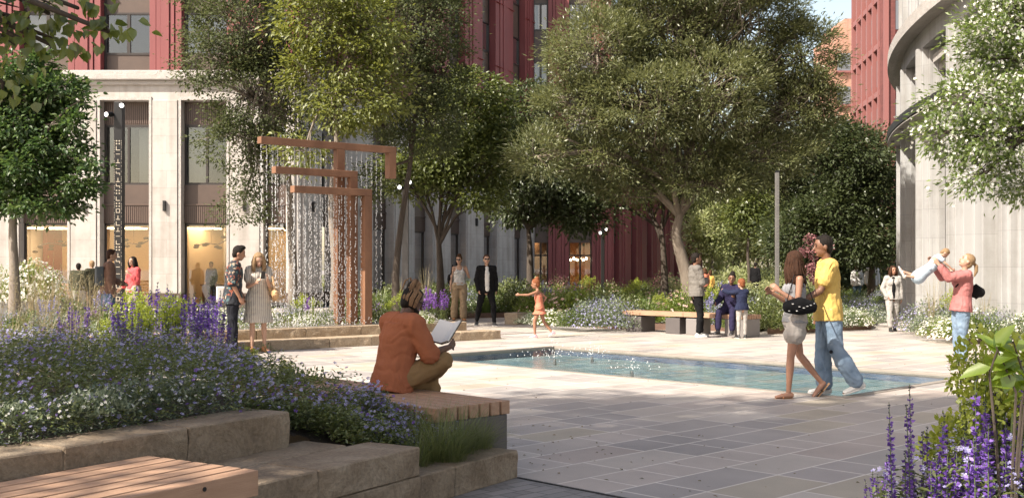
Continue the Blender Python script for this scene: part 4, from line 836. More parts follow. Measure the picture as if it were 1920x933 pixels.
# ================================================================ garden plants
L_GRS = leafmat('blade_green', [(.06, .10, .02), (.10, .15, .03), (.15, .20, .05)], .35, .05); L_STRAW = leafmat('blade_straw', [(.30, .25, .14), (.38, .32, .19), (.22, .20, .10)], .35, .04)
L_HERB = leafmat('herb_leaf', [(.08, .11, .032), (.13, .165, .048), (.19, .22, .07), (.14, .155, .08)], .32, .07); L_GREYH = leafmat('grey_green_leaf', [(.13, .17, .10), (.18, .22, .14), (.23, .27, .18)], .3, .05)
L_LIME = leafmat('lime_bract', [(.30, .36, .05), (.38, .43, .08), (.24, .31, .05)], .4, .04); L_FRESH = leafmat('fresh_leaf', [(.13, .19, .035), (.19, .25, .05), (.24, .30, .07)], .4, .06)
L_VIO = leafmat('petal_violet', [(.15, .07, .34), (.21, .11, .42), (.11, .05, .26)], .3, .03); L_LIL = leafmat('petal_lilac', [(.26, .24, .46), (.35, .33, .56), (.46, .44, .64)], .3, .03)
L_PURP = leafmat('petal_purple', [(.24, .09, .42), (.33, .14, .52), (.18, .06, .34)], .3, .03); L_BUD = leafmat('bud_dark', [(.035, .022, .07), (.05, .035, .10)], .1, .05); L_ORG = leafmat('petal_pale_pink', [(.62, .42, .36), (.72, .55, .48), (.55, .32, .30)], .3, .03)
M_STEM = mat('stem', (.09, .12, .04), .7)
def spikes(n, R, H, fl=True, leaf=.05, seed=0, wh=.45, thick=.012, nf=26, fr=.010):
    """clump of upright flower spikes -> parts (foliage mesh, flower mesh arrays)"""
    r = np.random.default_rng(seed); FP = []; FD = []; BP = []; BD = []; SP_ = []; stems = MB()
    for k in range(n):
        a = r.random() * 2 * PI; q = R * math.sqrt(r.random()); h = H * r.uniform(.7, 1.1); lean = np.array([math.cos(a), math.sin(a), 0]) * q * r.uniform(.2, .7); p0 = np.array([math.cos(a) * q * .6, math.sin(a) * q * .6, 0]); p1 = p0 + lean + np.array([0, 0, h])
        stems.tube([V(*p0), V(*((p0 + p1) / 2 + lean * .12)), V(*p1)], [.004, .0035, .0015], 4, cap=False)
        m = nf; u = 1 - wh + wh * np.sort(r.random(m)) ** .9; P = p0 + (p1 - p0) * u[:, None]; ang = r.random(m) * 2 * PI; dd = np.stack([np.cos(ang), np.sin(ang), r.uniform(.0, .7, m)], 1)
        tip = u > .93; FP.append(P[~tip]); FD.append(dd[~tip]); BP.append(P[tip]); BD.append(dd[tip])
        ml = 14; u = r.random(ml) * (1 - wh); P = p0 + (p1 - p0) * u[:, None]; ang = r.random(ml) * 2 * PI; SP_.append((P, np.stack([np.cos(ang), np.sin(ang), r.uniform(-.1, .6, ml)], 1)))
    P = np.concatenate([x[0] for x in SP_]); D = np.concatenate([x[1] for x in SP_]); lv, lf = leaves(P, D, np.tile([0, 0, 1.0], (len(P), 1)) + rnd(len(P)) * .3, leaf * r.uniform(.7, 1.4, len(P)), leaf * .42)
    FP = np.concatenate(FP); FD = np.concatenate(FD); fv, ff = leaves(FP, FD, rnd(len(FP)), fr * 2.1 * r.uniform(.8, 1.3, len(FP)), fr * 1.5, .5)
    BP = np.concatenate(BP); BD = np.concatenate(BD); bv, bf = leaves(BP, BD, rnd(len(BP)), fr, fr * .8)
    return stems, (lv, lf), (fv, ff), (bv, bf)
def sage(name, label, mflower, n, R, H, seed, group=None, **kw):
    st, l_, f_, b_ = spikes(n, R, H, seed=seed, **kw); root = empty(name, label=label, cat='flowering plant', group=group)
    st.build('stem', M_STEM, root); link('leaves', npmesh('l', *l_), root, [L_HERB]); v, f, mi = merge([(f_[0], f_[1], 0), (b_[0], b_[1], 1)]); link('blossoms', npmesh('f', v, f, mi), root, [mflower, L_BUD]); return root
def tuft(name, label, n, R, H, lm, seed, cat='ornamental grass', group=None, w=.006, arch=.6, plume=None):
    r = np.random.default_rng(seed); vs = []; fs = []; k = 0; pl = []
    for i in range(n):
        a = r.random() * 2 * PI; h = H * r.uniform(.35, 1.15); d = np.array([math.cos(a), math.sin(a), 0]); s = np.array([-d[1], d[0], 0]) * w; p = d * R * .25 * r.random(); ar = arch * r.uniform(.2, 1.1)
        pts = [p + d * (R * ar * u ** 2) + np.array([0, 0, h * (u - .35 * ar * u ** 3)]) for u in (0, .4, .75, 1.0)]
        for j, q in enumerate(pts): ww = (1, .8, .5, .12)[j]; vs += [q - s * ww, q + s * ww]
        for j in range(3): fs.append((k + 2 * j, k + 2 * j + 1, k + 2 * j + 3, k + 2 * j + 2))
        k += 8
        if plume: pl.append((pts[2], pts[3]))
    root = empty(name, label=label, cat=cat, group=group); link('blades', npmesh('b', np.array(vs), np.array(fs)), root, [lm])
    if plume:
        P = []; D = []
        for a_, b_ in pl:
            u = r.random((22, 1)); P.append(a_ + (b_ - a_) * u * 1.1); D.append(unit((b_ - a_)[None, :] + rnd(22) * .5))
        P = np.concatenate(P); D = np.concatenate(D); v, f = leaves(P, D, rnd(len(P)), .018, .004); link('seed_heads', npmesh('s', v, f), root, [plume])
    return root
def mound(name, label, R, H, nl, leafL, lm, seed, nf=0, fm=None, fr=.015, group=None, cat='shrub', W=.5, ball=False, up=.5, part='flowers', form=leaves):
    r = np.random.default_rng(seed); k = max(5, nl // 26); d = rnd(k); d[:, 2] = np.abs(d[:, 2]); rad = .55 + .45 * r.random(k); C = d * rad[:, None] * np.array([R, R, H]) * (1 + .15 * np.sin(d[:, :1] * 8 + seed)); C[:, 2] *= .9
    off = RNG.normal(size=(k, 26, 3)) * min(R, H) * .17; P = (C[:, None] + off).reshape(-1, 3); P[:, 2] = np.maximum(P[:, 2], .01); D = (d[:, None] * .7 + RNG.normal(size=(k, 26, 3)) * .5 + np.array([0, 0, up])).reshape(-1, 3); NNv = rnd(len(P)) * .5 + np.array([0, 0, 1.0])
    v, f = form(P, D, NNv, leafL * RNG.uniform(.6, 1.3, len(P)), leafL * W); root = empty(name, label=label, cat=cat, group=group); link('foliage', npmesh('l', v, f), root, [lm])
    if nf:
        d = rnd(nf); d[:, 2] = np.abs(d[:, 2]); P = d * np.array([R, R, H]) * RNG.uniform(.88, 1.12, (nf, 1)); NNf = d + np.array([0, 0, .6]) + rnd(nf) * .4; fv, ff = flowers(P, NNf, fr * RNG.uniform(.7, 1.2, nf)); link(part, npmesh('f', fv, ff), root, [fm])
    b = MB()
    for i in range(5): a = i * 1.3; b.tube([V(0, 0, 0), V(math.cos(a) * R * .5, math.sin(a) * R * .5, H * .6)], [.008, .004], 4, cap=False)
    b.build('stem', M_STEM, root); return root
def euphorbia(name, label, seed, H=.8, nst=16, R=.25, group=None):
    """leafy stems that end in round lime heads"""
    r = np.random.default_rng(seed); st = MB(); LP = []; LD = []; BP = []; BD = []
    for k in range(nst):
        a = r.random() * 2 * PI; q = R * math.sqrt(r.random()); h = H * r.uniform(.72, 1.0); p0 = np.array([math.cos(a) * q * .3, math.sin(a) * q * .3, 0]); p1 = np.array([math.cos(a) * q, math.sin(a) * q, h]); st.tube([V(*p0), V(*p1)], [.006, .004], 5, cap=False)
        u = r.random(34) * .85; P = p0 + (p1 - p0) * u[:, None]; an = r.random(34) * 2 * PI; LP.append(P); LD.append(np.stack([np.cos(an), np.sin(an), r.uniform(-.4, .5, 34)], 1))
        hp = rnd(60) * np.array([.055, .055, .10]) * r.uniform(.8, 1.2) * (r.random((60, 1)) ** .3); BP.append(p1 + hp); BD.append(unit(hp) + np.array([0, 0, .4]))
    LP = np.concatenate(LP); LD = np.concatenate(LD); BP = np.concatenate(BP); BD = np.concatenate(BD); root = empty(name, label=label, cat='flowering plant', group=group)
    st.build('stem', M_STEM, root); v, f = leaves(LP, LD, np.tile([0, 0, 1.], (len(LP), 1)), .075, .013, .2, .15); link('leaves', npmesh('l', v, f), root, [L_FRESH]); v, f = leaves(BP, BD, rnd(len(BP)) + np.array([0, 0, 1.]), .026, .024, .1); link('flower_head', npmesh('b', v, f), root, [L_LIME]); return root
def scatter(protos, pts, group, smin=.8, smax=1.2, zf=None, labels=None):
    for i, (x, y, *z) in enumerate(pts):
        k = i % len(protos); pr = protos[k]; zz = z[0] if z else (zf(x, y) if zf else .1)
        if not pr.get('used'): o = pr; pr['used'] = 1; o.location = (x, y, zz); o.rotation_euler = (0, 0, random.random() * 6.28); s = random.uniform(smin, smax); o.scale = (s, s, s)
        else: o = copy_tree(pr, (x, y, zz), random.random() * 6.28, random.uniform(smin, smax))
        if group: o['group'] = group
        if 'used' in o and o is not pr: del o['used']
def pts_in(poly, n, mind, rng=random, avoid=(), zmax=None):
    xs = [p[0] for p in poly]; ys = [p[1] for p in poly]; out = []; tries = 0
    while len(out) < n and tries < n * 60:
        tries += 1; x = rng.uniform(min(xs), max(xs)); y = rng.uniform(min(ys), max(ys))
        if in_poly(x, y, poly) and all((x - a) ** 2 + (y - b) ** 2 > mind ** 2 for a, b, *_ in out): out.append((x, y))
    return out
# ---- foreground bed: a carpet of asters (nobody could count it) with named clumps rising from it
RR = random.Random(3)
def carpet(name, poly, n, Lf, lm, hgt, nfl, fm, fr, zf, label, fz=1.0, mask=None, form=leaves6, Wf=.42, fm2=None, patch=1.1, group=None):
    xs = [p[0] for p in poly]; ys = [p[1] for p in poly]
    def samp(k, gate):
        X = []; 
        while len(X) < k:
            q = RNG.random((k, 2)); 
            for a, b_ in q:
                x = min(xs) + a * (max(xs) - min(xs)); y = min(ys) + b_ * (max(ys) - min(ys))
                if in_poly(x, y, poly) and (mask is None or mask(x, y)) and (not gate or mnoise.noise(V(x * patch, y * patch, 3)) + .25 > RNG.random() * .55 - .02): X.append((x, y))
        return X[:k]
    ed_ = [(Vector((poly[i][0], poly[i][1])), Vector((poly[(i + 1) % len(poly)][0], poly[(i + 1) % len(poly)][1]))) for i in range(len(poly))]
    def edge(x, y):
        q = Vector((x, y)); m_ = 9
        for a_, b_ in ed_:
            ab = b_ - a_; u_ = max(0, min(1, (q - a_).dot(ab) / max(1e-9, ab.length_squared))); m_ = min(m_, (q - a_ - ab * u_).length)
        return .34 + .66 * min(1, m_ / .45) ** .6
    H = lambda x, y: zf(x, y) + edge(x, y) * hgt * (.72 + .45 * mnoise.noise(V(x * 2.3, y * 2.3, 0)) + .3 * mnoise.noise(V(x * 6, y * 6, 4)))
    X = samp(n, False); top = np.array([H(*p) for p in X]); lo = np.array([zf(*p) for p in X]); u = RNG.random(n) ** .45; P = np.column_stack([np.array(X) + RNG.normal(size=(n, 2)) * .02, lo + (top - lo) * u])
    D = np.column_stack([RNG.normal(size=(n, 2)), RNG.uniform(-.2, .9, n)]); NNv = rnd(n) * .45 + np.array([0, 0, 1.]); v, f = form(P, D, NNv, Lf * RNG.uniform(.55, 1.35, n), Lf * Wf)
    o = link(name, npmesh('c', v, f), None, [lm]); tag(o, label, 'ground cover', group, 'stuff')
    if nfl:
        X = samp(nfl, True); top = np.array([H(*p) for p in X]); P = np.column_stack([np.array(X), top * 1 + RNG.uniform(-.10, .05, nfl) * fz]); NNf = rnd(nfl) * .55 + np.array([-.1, -.35, .8]); fv, ff = flowers(P, NNf, fr * RNG.uniform(.65, 1.25, nfl), 5)
        mi = (RNG.random(len(ff) // 5) < .14).astype(int).repeat(5) if fm2 else None
        o = link('blossom_carpet', npmesh('cf', fv, ff, mi), None, [fm] + ([fm2] if fm2 else [])); tag(o, label + ', its open blossoms', 'ground cover', group, 'stuff')
leftm = lambda x, y: mnoise.noise(V(x * .5, y * .5, 9)) < .9
carpet('aster_carpet', BEDF, 110000, .034, L_HERB, .50, 9500, L_LIL, .0135, zF, 'mass of blue lilac asters filling the stone planter', fm2=L_VIO, patch=.9)
# low white flowers along the upper wall
Gw = 'low white flowers along the planter wall'
pr = mound('white_flower', 'low clump of small white flowers spilling toward the upper planter wall', .19, .13, 500, .03, L_GREYH, 5, 40, L_WHITE, .011, cat='flower')
ptsw = [(V(-2.0, 6.75, 0) - UD * (k * .16) + UN * RR.uniform(-.05, .3)) for k in range(-1, 8)]
scatter([pr], [(p.x, p.y, zF(p.x, p.y) + .16) for p in ptsw], Gw)
# low leaves and white stars right against the wall
strip = [U0 + UN * .36, U0 + UN * .95, U1 + UN * .95, U1 - d2 * 2.6 + n2 * .95, U1 - d2 * 2.6 + n2 * .34, U1 + UN * .34]
carpet('wall_cover', strip, 9000, .03, L_GREYH, .34, 420, L_WHITE, .010, lambda x, y: zF(x, y) - .02, 'low silvery leaves and white stars against the upper planter wall')
carpet('wall_cover', [W_(1.3, .75), W_(1.3, .45), W_(.8, .36), W_(.1, .36), V(-.5, 8.2, 0), V(-1.2, 8.6, 0), U0 + UN * .5], 14000, .034, L_HERB, .42, 1500, L_LIL, .0135, zF, 'lilac asters pressing against the low blocks of the planter', fm2=L_VIO)
# deep violet sage clumps
Gs = 'violet sage clumps rising from the planter'
pr = [sage('violet_sage', 'clump of deep violet sage spikes standing in the planter', L_VIO, 9, .15, .80, 31 + k, nf=60, wh=.5, fr=.012) for k in range(2)]
for (px, py, Y, s) in ((300, 640, 11.2, 1.05), (318, 650, 10.7, 1), (285, 632, 11.6, 1.1), (372, 650, 10.6, 1), (390, 640, 11.0, 1.1), (360, 660, 10.2, .9), (232, 660, 10.4, .9), (160, 640, 11.0, .9), (245, 690, 9.3, .7), (404, 660, 10.3, .9), (340, 640, 11.4, 1), (130, 660, 10.4, .8)):
    p = dp(px, py + 30, Y); scatter([pr[RR.randrange(2)]], [(p.x, p.y, zF(p.x, p.y) + .05)], Gs, s * .95, s * 1.05)
Ge = 'lime green spurge clumps in the planter'
pr = euphorbia('lime_spurge', 'rounded lime green spurge with leafy stems among violet sage', 3, H=.86, nst=20, R=.17)
for (px, Y, s) in ((243, 10.8, .88), (328, 10.3, .80), (262, 10.1, .70), (208, 10.9, .62), (470, 10.7, .5), (540, 10.3, .45)):
    p = dp(px, 700, Y); scatter([pr], [(p.x, p.y, zF(p.x, p.y) + .02)], Ge, s, s)
# tall thin grasses at the left
Gg = 'wispy straw grasses at the back of the planter'
pr = [tuft('feather_grass', 'wispy clump of tall straw coloured grass behind the lilac asters', 46, .42, 1.15, L_STRAW, 60 + k, arch=.7, w=.0028, plume=L_STRAW) for k in range(2)]
for (px, Y, s) in ((20, 11.2, 1.05), (60, 10.6, 1), (105, 11.6, 1.1), (150, 11.0, .95), (190, 11.4, .9), (-20, 10.2, 1), (85, 9.8, .8), (130, 10.2, .8), (420, 10.6, .45)):
    p = dp(px, 700, Y); scatter([pr[RR.randrange(2)]], [(p.x, p.y, zF(p.x, p.y))], Gg, s, s)
# fine green grass at the low end
Gq = 'fine green grass tufts at the low end of the planter'
pr = tuft('green_grass', 'fine bright green grass tuft by the dark steel end of the bench', 330, .46, .48, L_HERB, 80, w=.0026, arch=1.0)
for (x, y, s) in ((-.50, 7.50, 1), (-.36, 7.78, .95), (-.62, 7.30, .75), (-.68, 7.75, 1), (-.40, 7.45, .7), (-.22, 7.98, .7)): scatter([pr], [(x, y, .14)], Gq, s, s)
# yellow green herbs along the back of the planter
pr = mound('green_herb', 'fresh yellow green herb mound at the back rim of the planter', .3, .3, 900, .045, L_FRESH, 8)
for (px, Y) in ((540, 10.6), (590, 10.2), (480, 11.3), (435, 11.4), (630, 9.9), (260, 11.8), (560, 9.6)):
    p = dp(px, 700, Y); scatter([pr], [(p.x, p.y, zF(p.x, p.y) + .1)], 'fresh green herbs along the back rim of the planter', .7, 1.0)
# ---- distant beds
zc = lambda x, y: .12
def bed_fill(poly, n, cname, label, col=L_HERB, hgt=.28, nfl=0, fm=None, Lf=.07, fr=.025, zf=zc): carpet(cname, poly, n, Lf, col, hgt, nfl, fm or L_WHITE, fr, zf, label, form=leaves, Wf=.4, patch=.6)
bed_fill(BEDS, 7000, 'ground_cover', 'green ground cover behind the fountain steps', nfl=500, fm=L_WHITE, zf=lambda x, y: .33, hgt=.2)
bed_fill(BEDM, 14000, 'ground_cover', 'green meadow planting before the shaded white piers', col=L_GRS, nfl=300, Lf=.11)
bed_fill(BEDC, 30000, 'meadow', 'green meadow planting of the central bed', col=L_FRESH, nfl=700, Lf=.09, hgt=.32)
bed_fill(BEDR, 12000, 'meadow', 'green meadow planting of the island bed', col=L_GRS, nfl=1100, Lf=.08, hgt=.32)
bed_fill(BEDQ, 14000, 'meadow', 'meadow planting beside the far path', col=L_FRESH, nfl=900, Lf=.1, fm=L_WHITE)
bed_fill(BEDE, 12000, 'meadow', 'meadow planting of the right bed', col=L_FRESH, nfl=1600, Lf=.07, hgt=.30)
far_poly = [V(9.5, 50, 0), V(17.5, 46, 0), V(22, 90, 0), V(12, 90, 0)]
bed_fill(far_poly, 9000, 'meadow', 'sunlit meadow under the far trees', col=L_PALE, nfl=0, Lf=.2, hgt=.7)  # the meadow's sunlight is put into its pale leaf colour
P_ = {}
P_['white'] = mound('white_bush', 'rounded bush covered with small white flowers', .55, .42, 1500, .05, L_FRESH, 11, 330, L_WHITE, .030)
P_['rose'] = mound('rose_bush', 'bright bush with cream and blush roses', .62, .75, 2200, .075, L_FRESH, 12, 60, L_ORG, .055, form=leaves6)
P_['lil'] = mound('lavender_bush', 'soft grey green mound dusted with lilac flowers', .6, .5, 1900, .05, L_GREYH, 13, 420, L_LIL, .020)
P_['grn'] = mound('green_mound', 'low rounded mound of plain green leaves', .55, .4, 1500, .06, L_GRS, 14)
PALE_ME = [c for c in P_['grn'].children if c.name.startswith('foliage')][0].data.copy(); PALE_ME.materials.clear(); PALE_ME.materials.append(L_PALE)  # copy of the mound foliage with sunlit glow in its colour
P_['drk'] = mound('dark_shrub', 'dark green broad leaved shrub', .6, .7, 1600, .08, L_HERB, 15)
P_['sil'] = mound('silver_mound', 'low silvery green mound', .6, .35, 1500, .05, L_GREYH, 16, 200, L_WHITE, .015)
P_['ylw'] = mound('yellow_flower_bush', 'green bush topped with yellow flowers', .45, .5, 1100, .06, L_FRESH, 17, 160, leafmat('petal_yellow', [(.6, .45, .06), (.7, .55, .1)], .3), .03)
P_['red'] = mound('dark_red_shrub', 'airy shrub with dark pink flowers and thin stems', .6, .85, 700, .05, L_HERB, 18, 420, L_PINK, .022)
P_['grs'] = tuft('green_fountain_grass', 'arching bright green fountain grass', 200, .6, .75, L_GRS, 90, w=.007, arch=.8)
P_['sge'] = sage('purple_sage', 'upright purple sage in a distant bed', L_PURP, 16, .3, .75, 45, nf=40, fr=.016, wh=.55)
P_['blu'] = sage('blue_delphinium', 'pale blue flower spikes in a distant bed', L_LIL, 10, .3, .85, 46, nf=40, fr=.02, wh=.5)
P_['eup'] = euphorbia('spurge', 'lime headed spurge in a distant bed', 47, H=.75, nst=12, R=.3)
P_['fth'] = tuft('airy_grass', 'tall airy grass with pale seed heads', 60, .5, 1.15, L_STRAW, 91, w=.004, arch=.5, plume=L_STRAW)
for k, o in P_.items(): o['proto'] = k
cnt = {}
def put(kind, px, py, s=1.0, label=None, z=.1, group=None):
    pr = P_[kind]; c = gp(px, py, z); first = kind not in cnt; cnt[kind] = 1
    o = pr if first else copy_tree(pr, (0, 0, 0), 0, 1)
    o.location = (c.x, c.y, z); o.rotation_euler = (0, 0, random.random() * 6.28); s *= random.uniform(.92, 1.08); o.scale = (s, s, s * random.uniform(.9, 1.1))
    if label: o['label'] = label
    else: o['label'] = PL_BASE[kind] + ' ' + group[1]; 
    o['group'] = PL_BASE[kind] + ' ' + (group[1] if group else 'in the beds')
PL_BASE = {k: o['label'] for k, o in P_.items()}
def fillp(poly, spec, where, seed, z=.1, mind=.5, s=(.8, 1.2)):
    r = random.Random(seed); n = sum(c for _, c in spec); pts = pts_in(poly, n, mind, r); kinds = [k for k, c in spec for _ in range(c)]; r.shuffle(kinds)
    for (x, y), k in zip(pts, kinds):
        pr = P_[k]; first = k not in cnt; cnt[k] = 1; o = pr if first else copy_tree(pr, (0, 0, 0), 0, 1); sc = r.uniform(*s)
        o.location = (x, y, z); o.rotation_euler = (0, 0, r.random() * 6.28); o.scale = (sc, sc, sc * r.uniform(.9, 1.15)); o['label'] = PL_BASE[k] + ' ' + where; o['group'] = PL_BASE[k].split(' in a ')[0] + 's ' + where
for k in ('sge', 'blu', 'eup'): PL_BASE[k] = PL_BASE[k].replace(' in a distant bed', '')
fillp(BEDS, [('eup', 5), ('lil', 6), ('white', 5), ('drk', 5), ('sge', 5), ('sil', 7), ('grn', 5), ('blu', 3)], 'behind the fountain steps', 1, .32, .45, (.55, .85))
for (px, py, s) in ((815, 601, .95), (795, 601, .9), (778, 600, .8), (830, 598, .8)): put('sge', px, py, s, 'vivid purple sage clump by the walking woman in khaki trousers', .34, ('', 'by the walking woman'))
put('white', 790, 606, .55, 'small white flower bush right of the reading man’s book', .36, ('', 'on the steps end')); put('eup', 770, 606, .6, 'lime spurge between the reading man and purple sage', .36, ('', 'on the steps end')); put('grn', 745, 606, .5, 'green mound behind the reader at the fountain edge', .36, ('', 'on the steps end'))
fillp(BEDM, [('grs', 16), ('drk', 9), ('grn', 8), ('sil', 6), ('lil', 4), ('fth', 3)], 'before the shaded white piers', 2, .1, .7, (.9, 1.3))
fillp(BEDC, [('white', 8), ('rose', 6), ('lil', 10), ('grn', 24), ('sil', 10), ('drk', 8), ('blu', 5), ('red', 7), ('grs', 14), ('ylw', 4), ('eup', 10)], 'in the big central bed', 3, .1, .8, (.8, 1.25))
front = [(1000, 606, 'sil', .7), (1035, 609, 'white', .9), (1070, 600, 'rose', 1.15), (1045, 600, 'rose', .8), (1105, 611, 'lil', 1.1), (1130, 613, 'lil', 1.15), (1165, 608, 'lil', 1.1), (1190, 600, 'grn', 1.2), (1150, 600, 'blu', .9), (1210, 596, 'rose', .9), (1180, 590, 'rose', .9), (1075, 612, 'grn', .8), (1240, 598, 'drk', .8), (1265, 604, 'sil', .9), (1335, 606, 'blu', .9), (1350, 608, 'lil', .8), (1390, 610, 'drk', .8), (1425, 612, 'white', .8), (1415, 604, 'ylw', .8), (1230, 575, 'red', 1.2), (1300, 578, 'red', 1.1), (1270, 573, 'red', 1.1)]
for i, (px, py, k, s) in enumerate(front): put(k, px, py, s, None, .1, ('', 'along the front of the central bed'))
fillp(BEDR, [('grn', 9), ('sil', 8), ('white', 4), ('lil', 5), ('grs', 6), ('drk', 4)], 'in the island bed behind the couple', 4, .1, .55, (.8, 1.1))
fillp(BEDQ, [('grn', 14), ('grs', 5), ('lil', 6), ('drk', 2), ('ylw', 4), ('sil', 6)], 'beside the far path', 5, .1, .8, (.7, 1.0))
fillp(BEDE, [('white', 10), ('sil', 9), ('grn', 5), ('eup', 4), ('fth', 4), ('lil', 4)], 'in the right bed', 6, .1, .5, (.85, 1.15))
put('white', 1800, 634, 1.0, 'white flower bush just behind the lifting woman’s legs', .1, ('', 'at the lifting woman')); put('white', 1765, 630, .9, 'white flower bush left of the lifting woman', .1, ('', 'at the lifting woman'))
# green mounds in pale leaves, the sunlit glow put into their colour
for i in range(26):
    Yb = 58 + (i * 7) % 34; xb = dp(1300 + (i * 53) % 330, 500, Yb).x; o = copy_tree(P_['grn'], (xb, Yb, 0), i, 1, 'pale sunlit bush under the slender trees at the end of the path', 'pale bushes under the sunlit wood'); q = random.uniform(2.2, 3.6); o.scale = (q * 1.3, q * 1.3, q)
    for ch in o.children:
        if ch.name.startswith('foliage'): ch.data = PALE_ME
# shrub in the planter box
for i, (x, s) in enumerate(((.45, 1.5), (1.0, 1.7), (1.5, 1.3))):
    o = copy_tree(P_['white'], (PLB.x + x, PLB.y + .5, .56), i, s, 'tall white flowered shrub in the grey planter box', 'shrubs in the grey planter box'); o.scale = (s * .75, s * .75, s * 1.5)
for i, (px, s) in enumerate(((95, 1.5), (140, 1.3), (170, 1.2), (60, 1.5))):
    c = gp(px, 612); o = copy_tree(P_['fth'], (c.x, c.y, 0), i, s, 'tall airy grass with pale seed heads before the shop front', 'airy grasses before the shop front')
# ---- near corner at the right
soil('soil_corner', [V(1.15, 4.9, 0), V(1.5, 5.3, 0), V(4.6, 6.0, 0), V(4.6, 2.5, 0), V(1.0, 2.5, 0)], .1)
carpet('aster_carpet', [V(1.35, 4.7, 0), V(1.6, 5.0, 0), V(3.5, 5.4, 0), V(3.5, 3.4, 0), V(1.4, 3.4, 0)], 12000, .045, L_HERB, .68, 3000, L_LIL, .014, lambda x, y: .12 + .12 * min(1, max(0, x - 1.3)), 'lilac aster mass in the near right corner bed', fm2=L_VIO)
Gv = 'tall violet sage in the near right corner bed'
pr = [sage('violet_sage', 'tall violet sage with dark tips in the near right corner bed', L_VIO, 5, .10, .92, 131 + k, nf=90, wh=.5, fr=.010, leaf=.06) for k in range(3)]
for (px, Y, s) in ((1650, 4.9, .66), (1735, 4.8, .86), (1795, 4.7, .9), (1830, 4.5, 1.0), (1765, 4.4, .9), (1870, 4.6, 1.0), (1900, 4.4, .95), (1700, 4.5, .82), (1850, 4.2, .95), (1910, 4.8, 1.0)):
    p = dp(px, 900, Y); scatter([pr[RR.randrange(3)]], [(p.x, p.y, .12)], Gv, s, s)
o = euphorbia('lime_spurge', 'tall lime spurge with a broad loose head over violet sage by the pool corner', 77, H=1.06, nst=34, R=.20); p = dp(1872, 900, 4.75); o.location = (p.x, p.y, .1)
o = euphorbia('lime_spurge', 'shorter lime spurge leaning left at the foot of the tall one', 78, H=.66, nst=18, R=.16); p = dp(1810, 900, 4.9); o.location = (p.x, p.y, .1)
# leafy branch with large lime leaves
sh = empty('young_shrub', (dp(1890, 900, 4.3).x, 4.3, .1), label='young shrub with large glossy lime green leaves on a thin brown stem', cat='shrub')
L_BIGL = leafmat('big_lime_leaf', [(.20, .30, .03), (.27, .37, .05), (.15, .25, .03)], .5, .10, .3)
st = MB(); R_ = np.random.default_rng(4); LP = []; LD = []
tips = [((1855, 700), (1870, 655)), ((1905, 735), (1868, 650)), ((1925, 720), (1900, 640)), ((1915, 760), (1930, 690))]
o3 = sh.location
for (a_, b_) in tips:
    A_ = dp(a_[0], a_[1], 4.3) - o3; B_ = dp(b_[0], b_[1], 4.3) - o3; st.tube([V(0, 0, 0), A_ * .6 + V(0, 0, .1), A_, B_], [.008, .006, .005, .003], 6)
    for u in np.linspace(.1, 1, 6): LP.append(A_.lerp(B_, u)); LD.append(V(R_.uniform(-1, 1), R_.uniform(-.6, .6), R_.uniform(-.7, .5)))
v, f = leaves6(np.array([tuple(p) for p in LP]), np.array([tuple(p) for p in LD]), np.tile([.1, -.6, .8], (len(LP), 1)), R_.uniform(.08, .16, len(LP)), R_.uniform(.045, .075, len(LP)), .15, .15)
st.build('stem', BARK_D, sh); link('leaves', npmesh('l', v, f), sh, [L_BIGL])
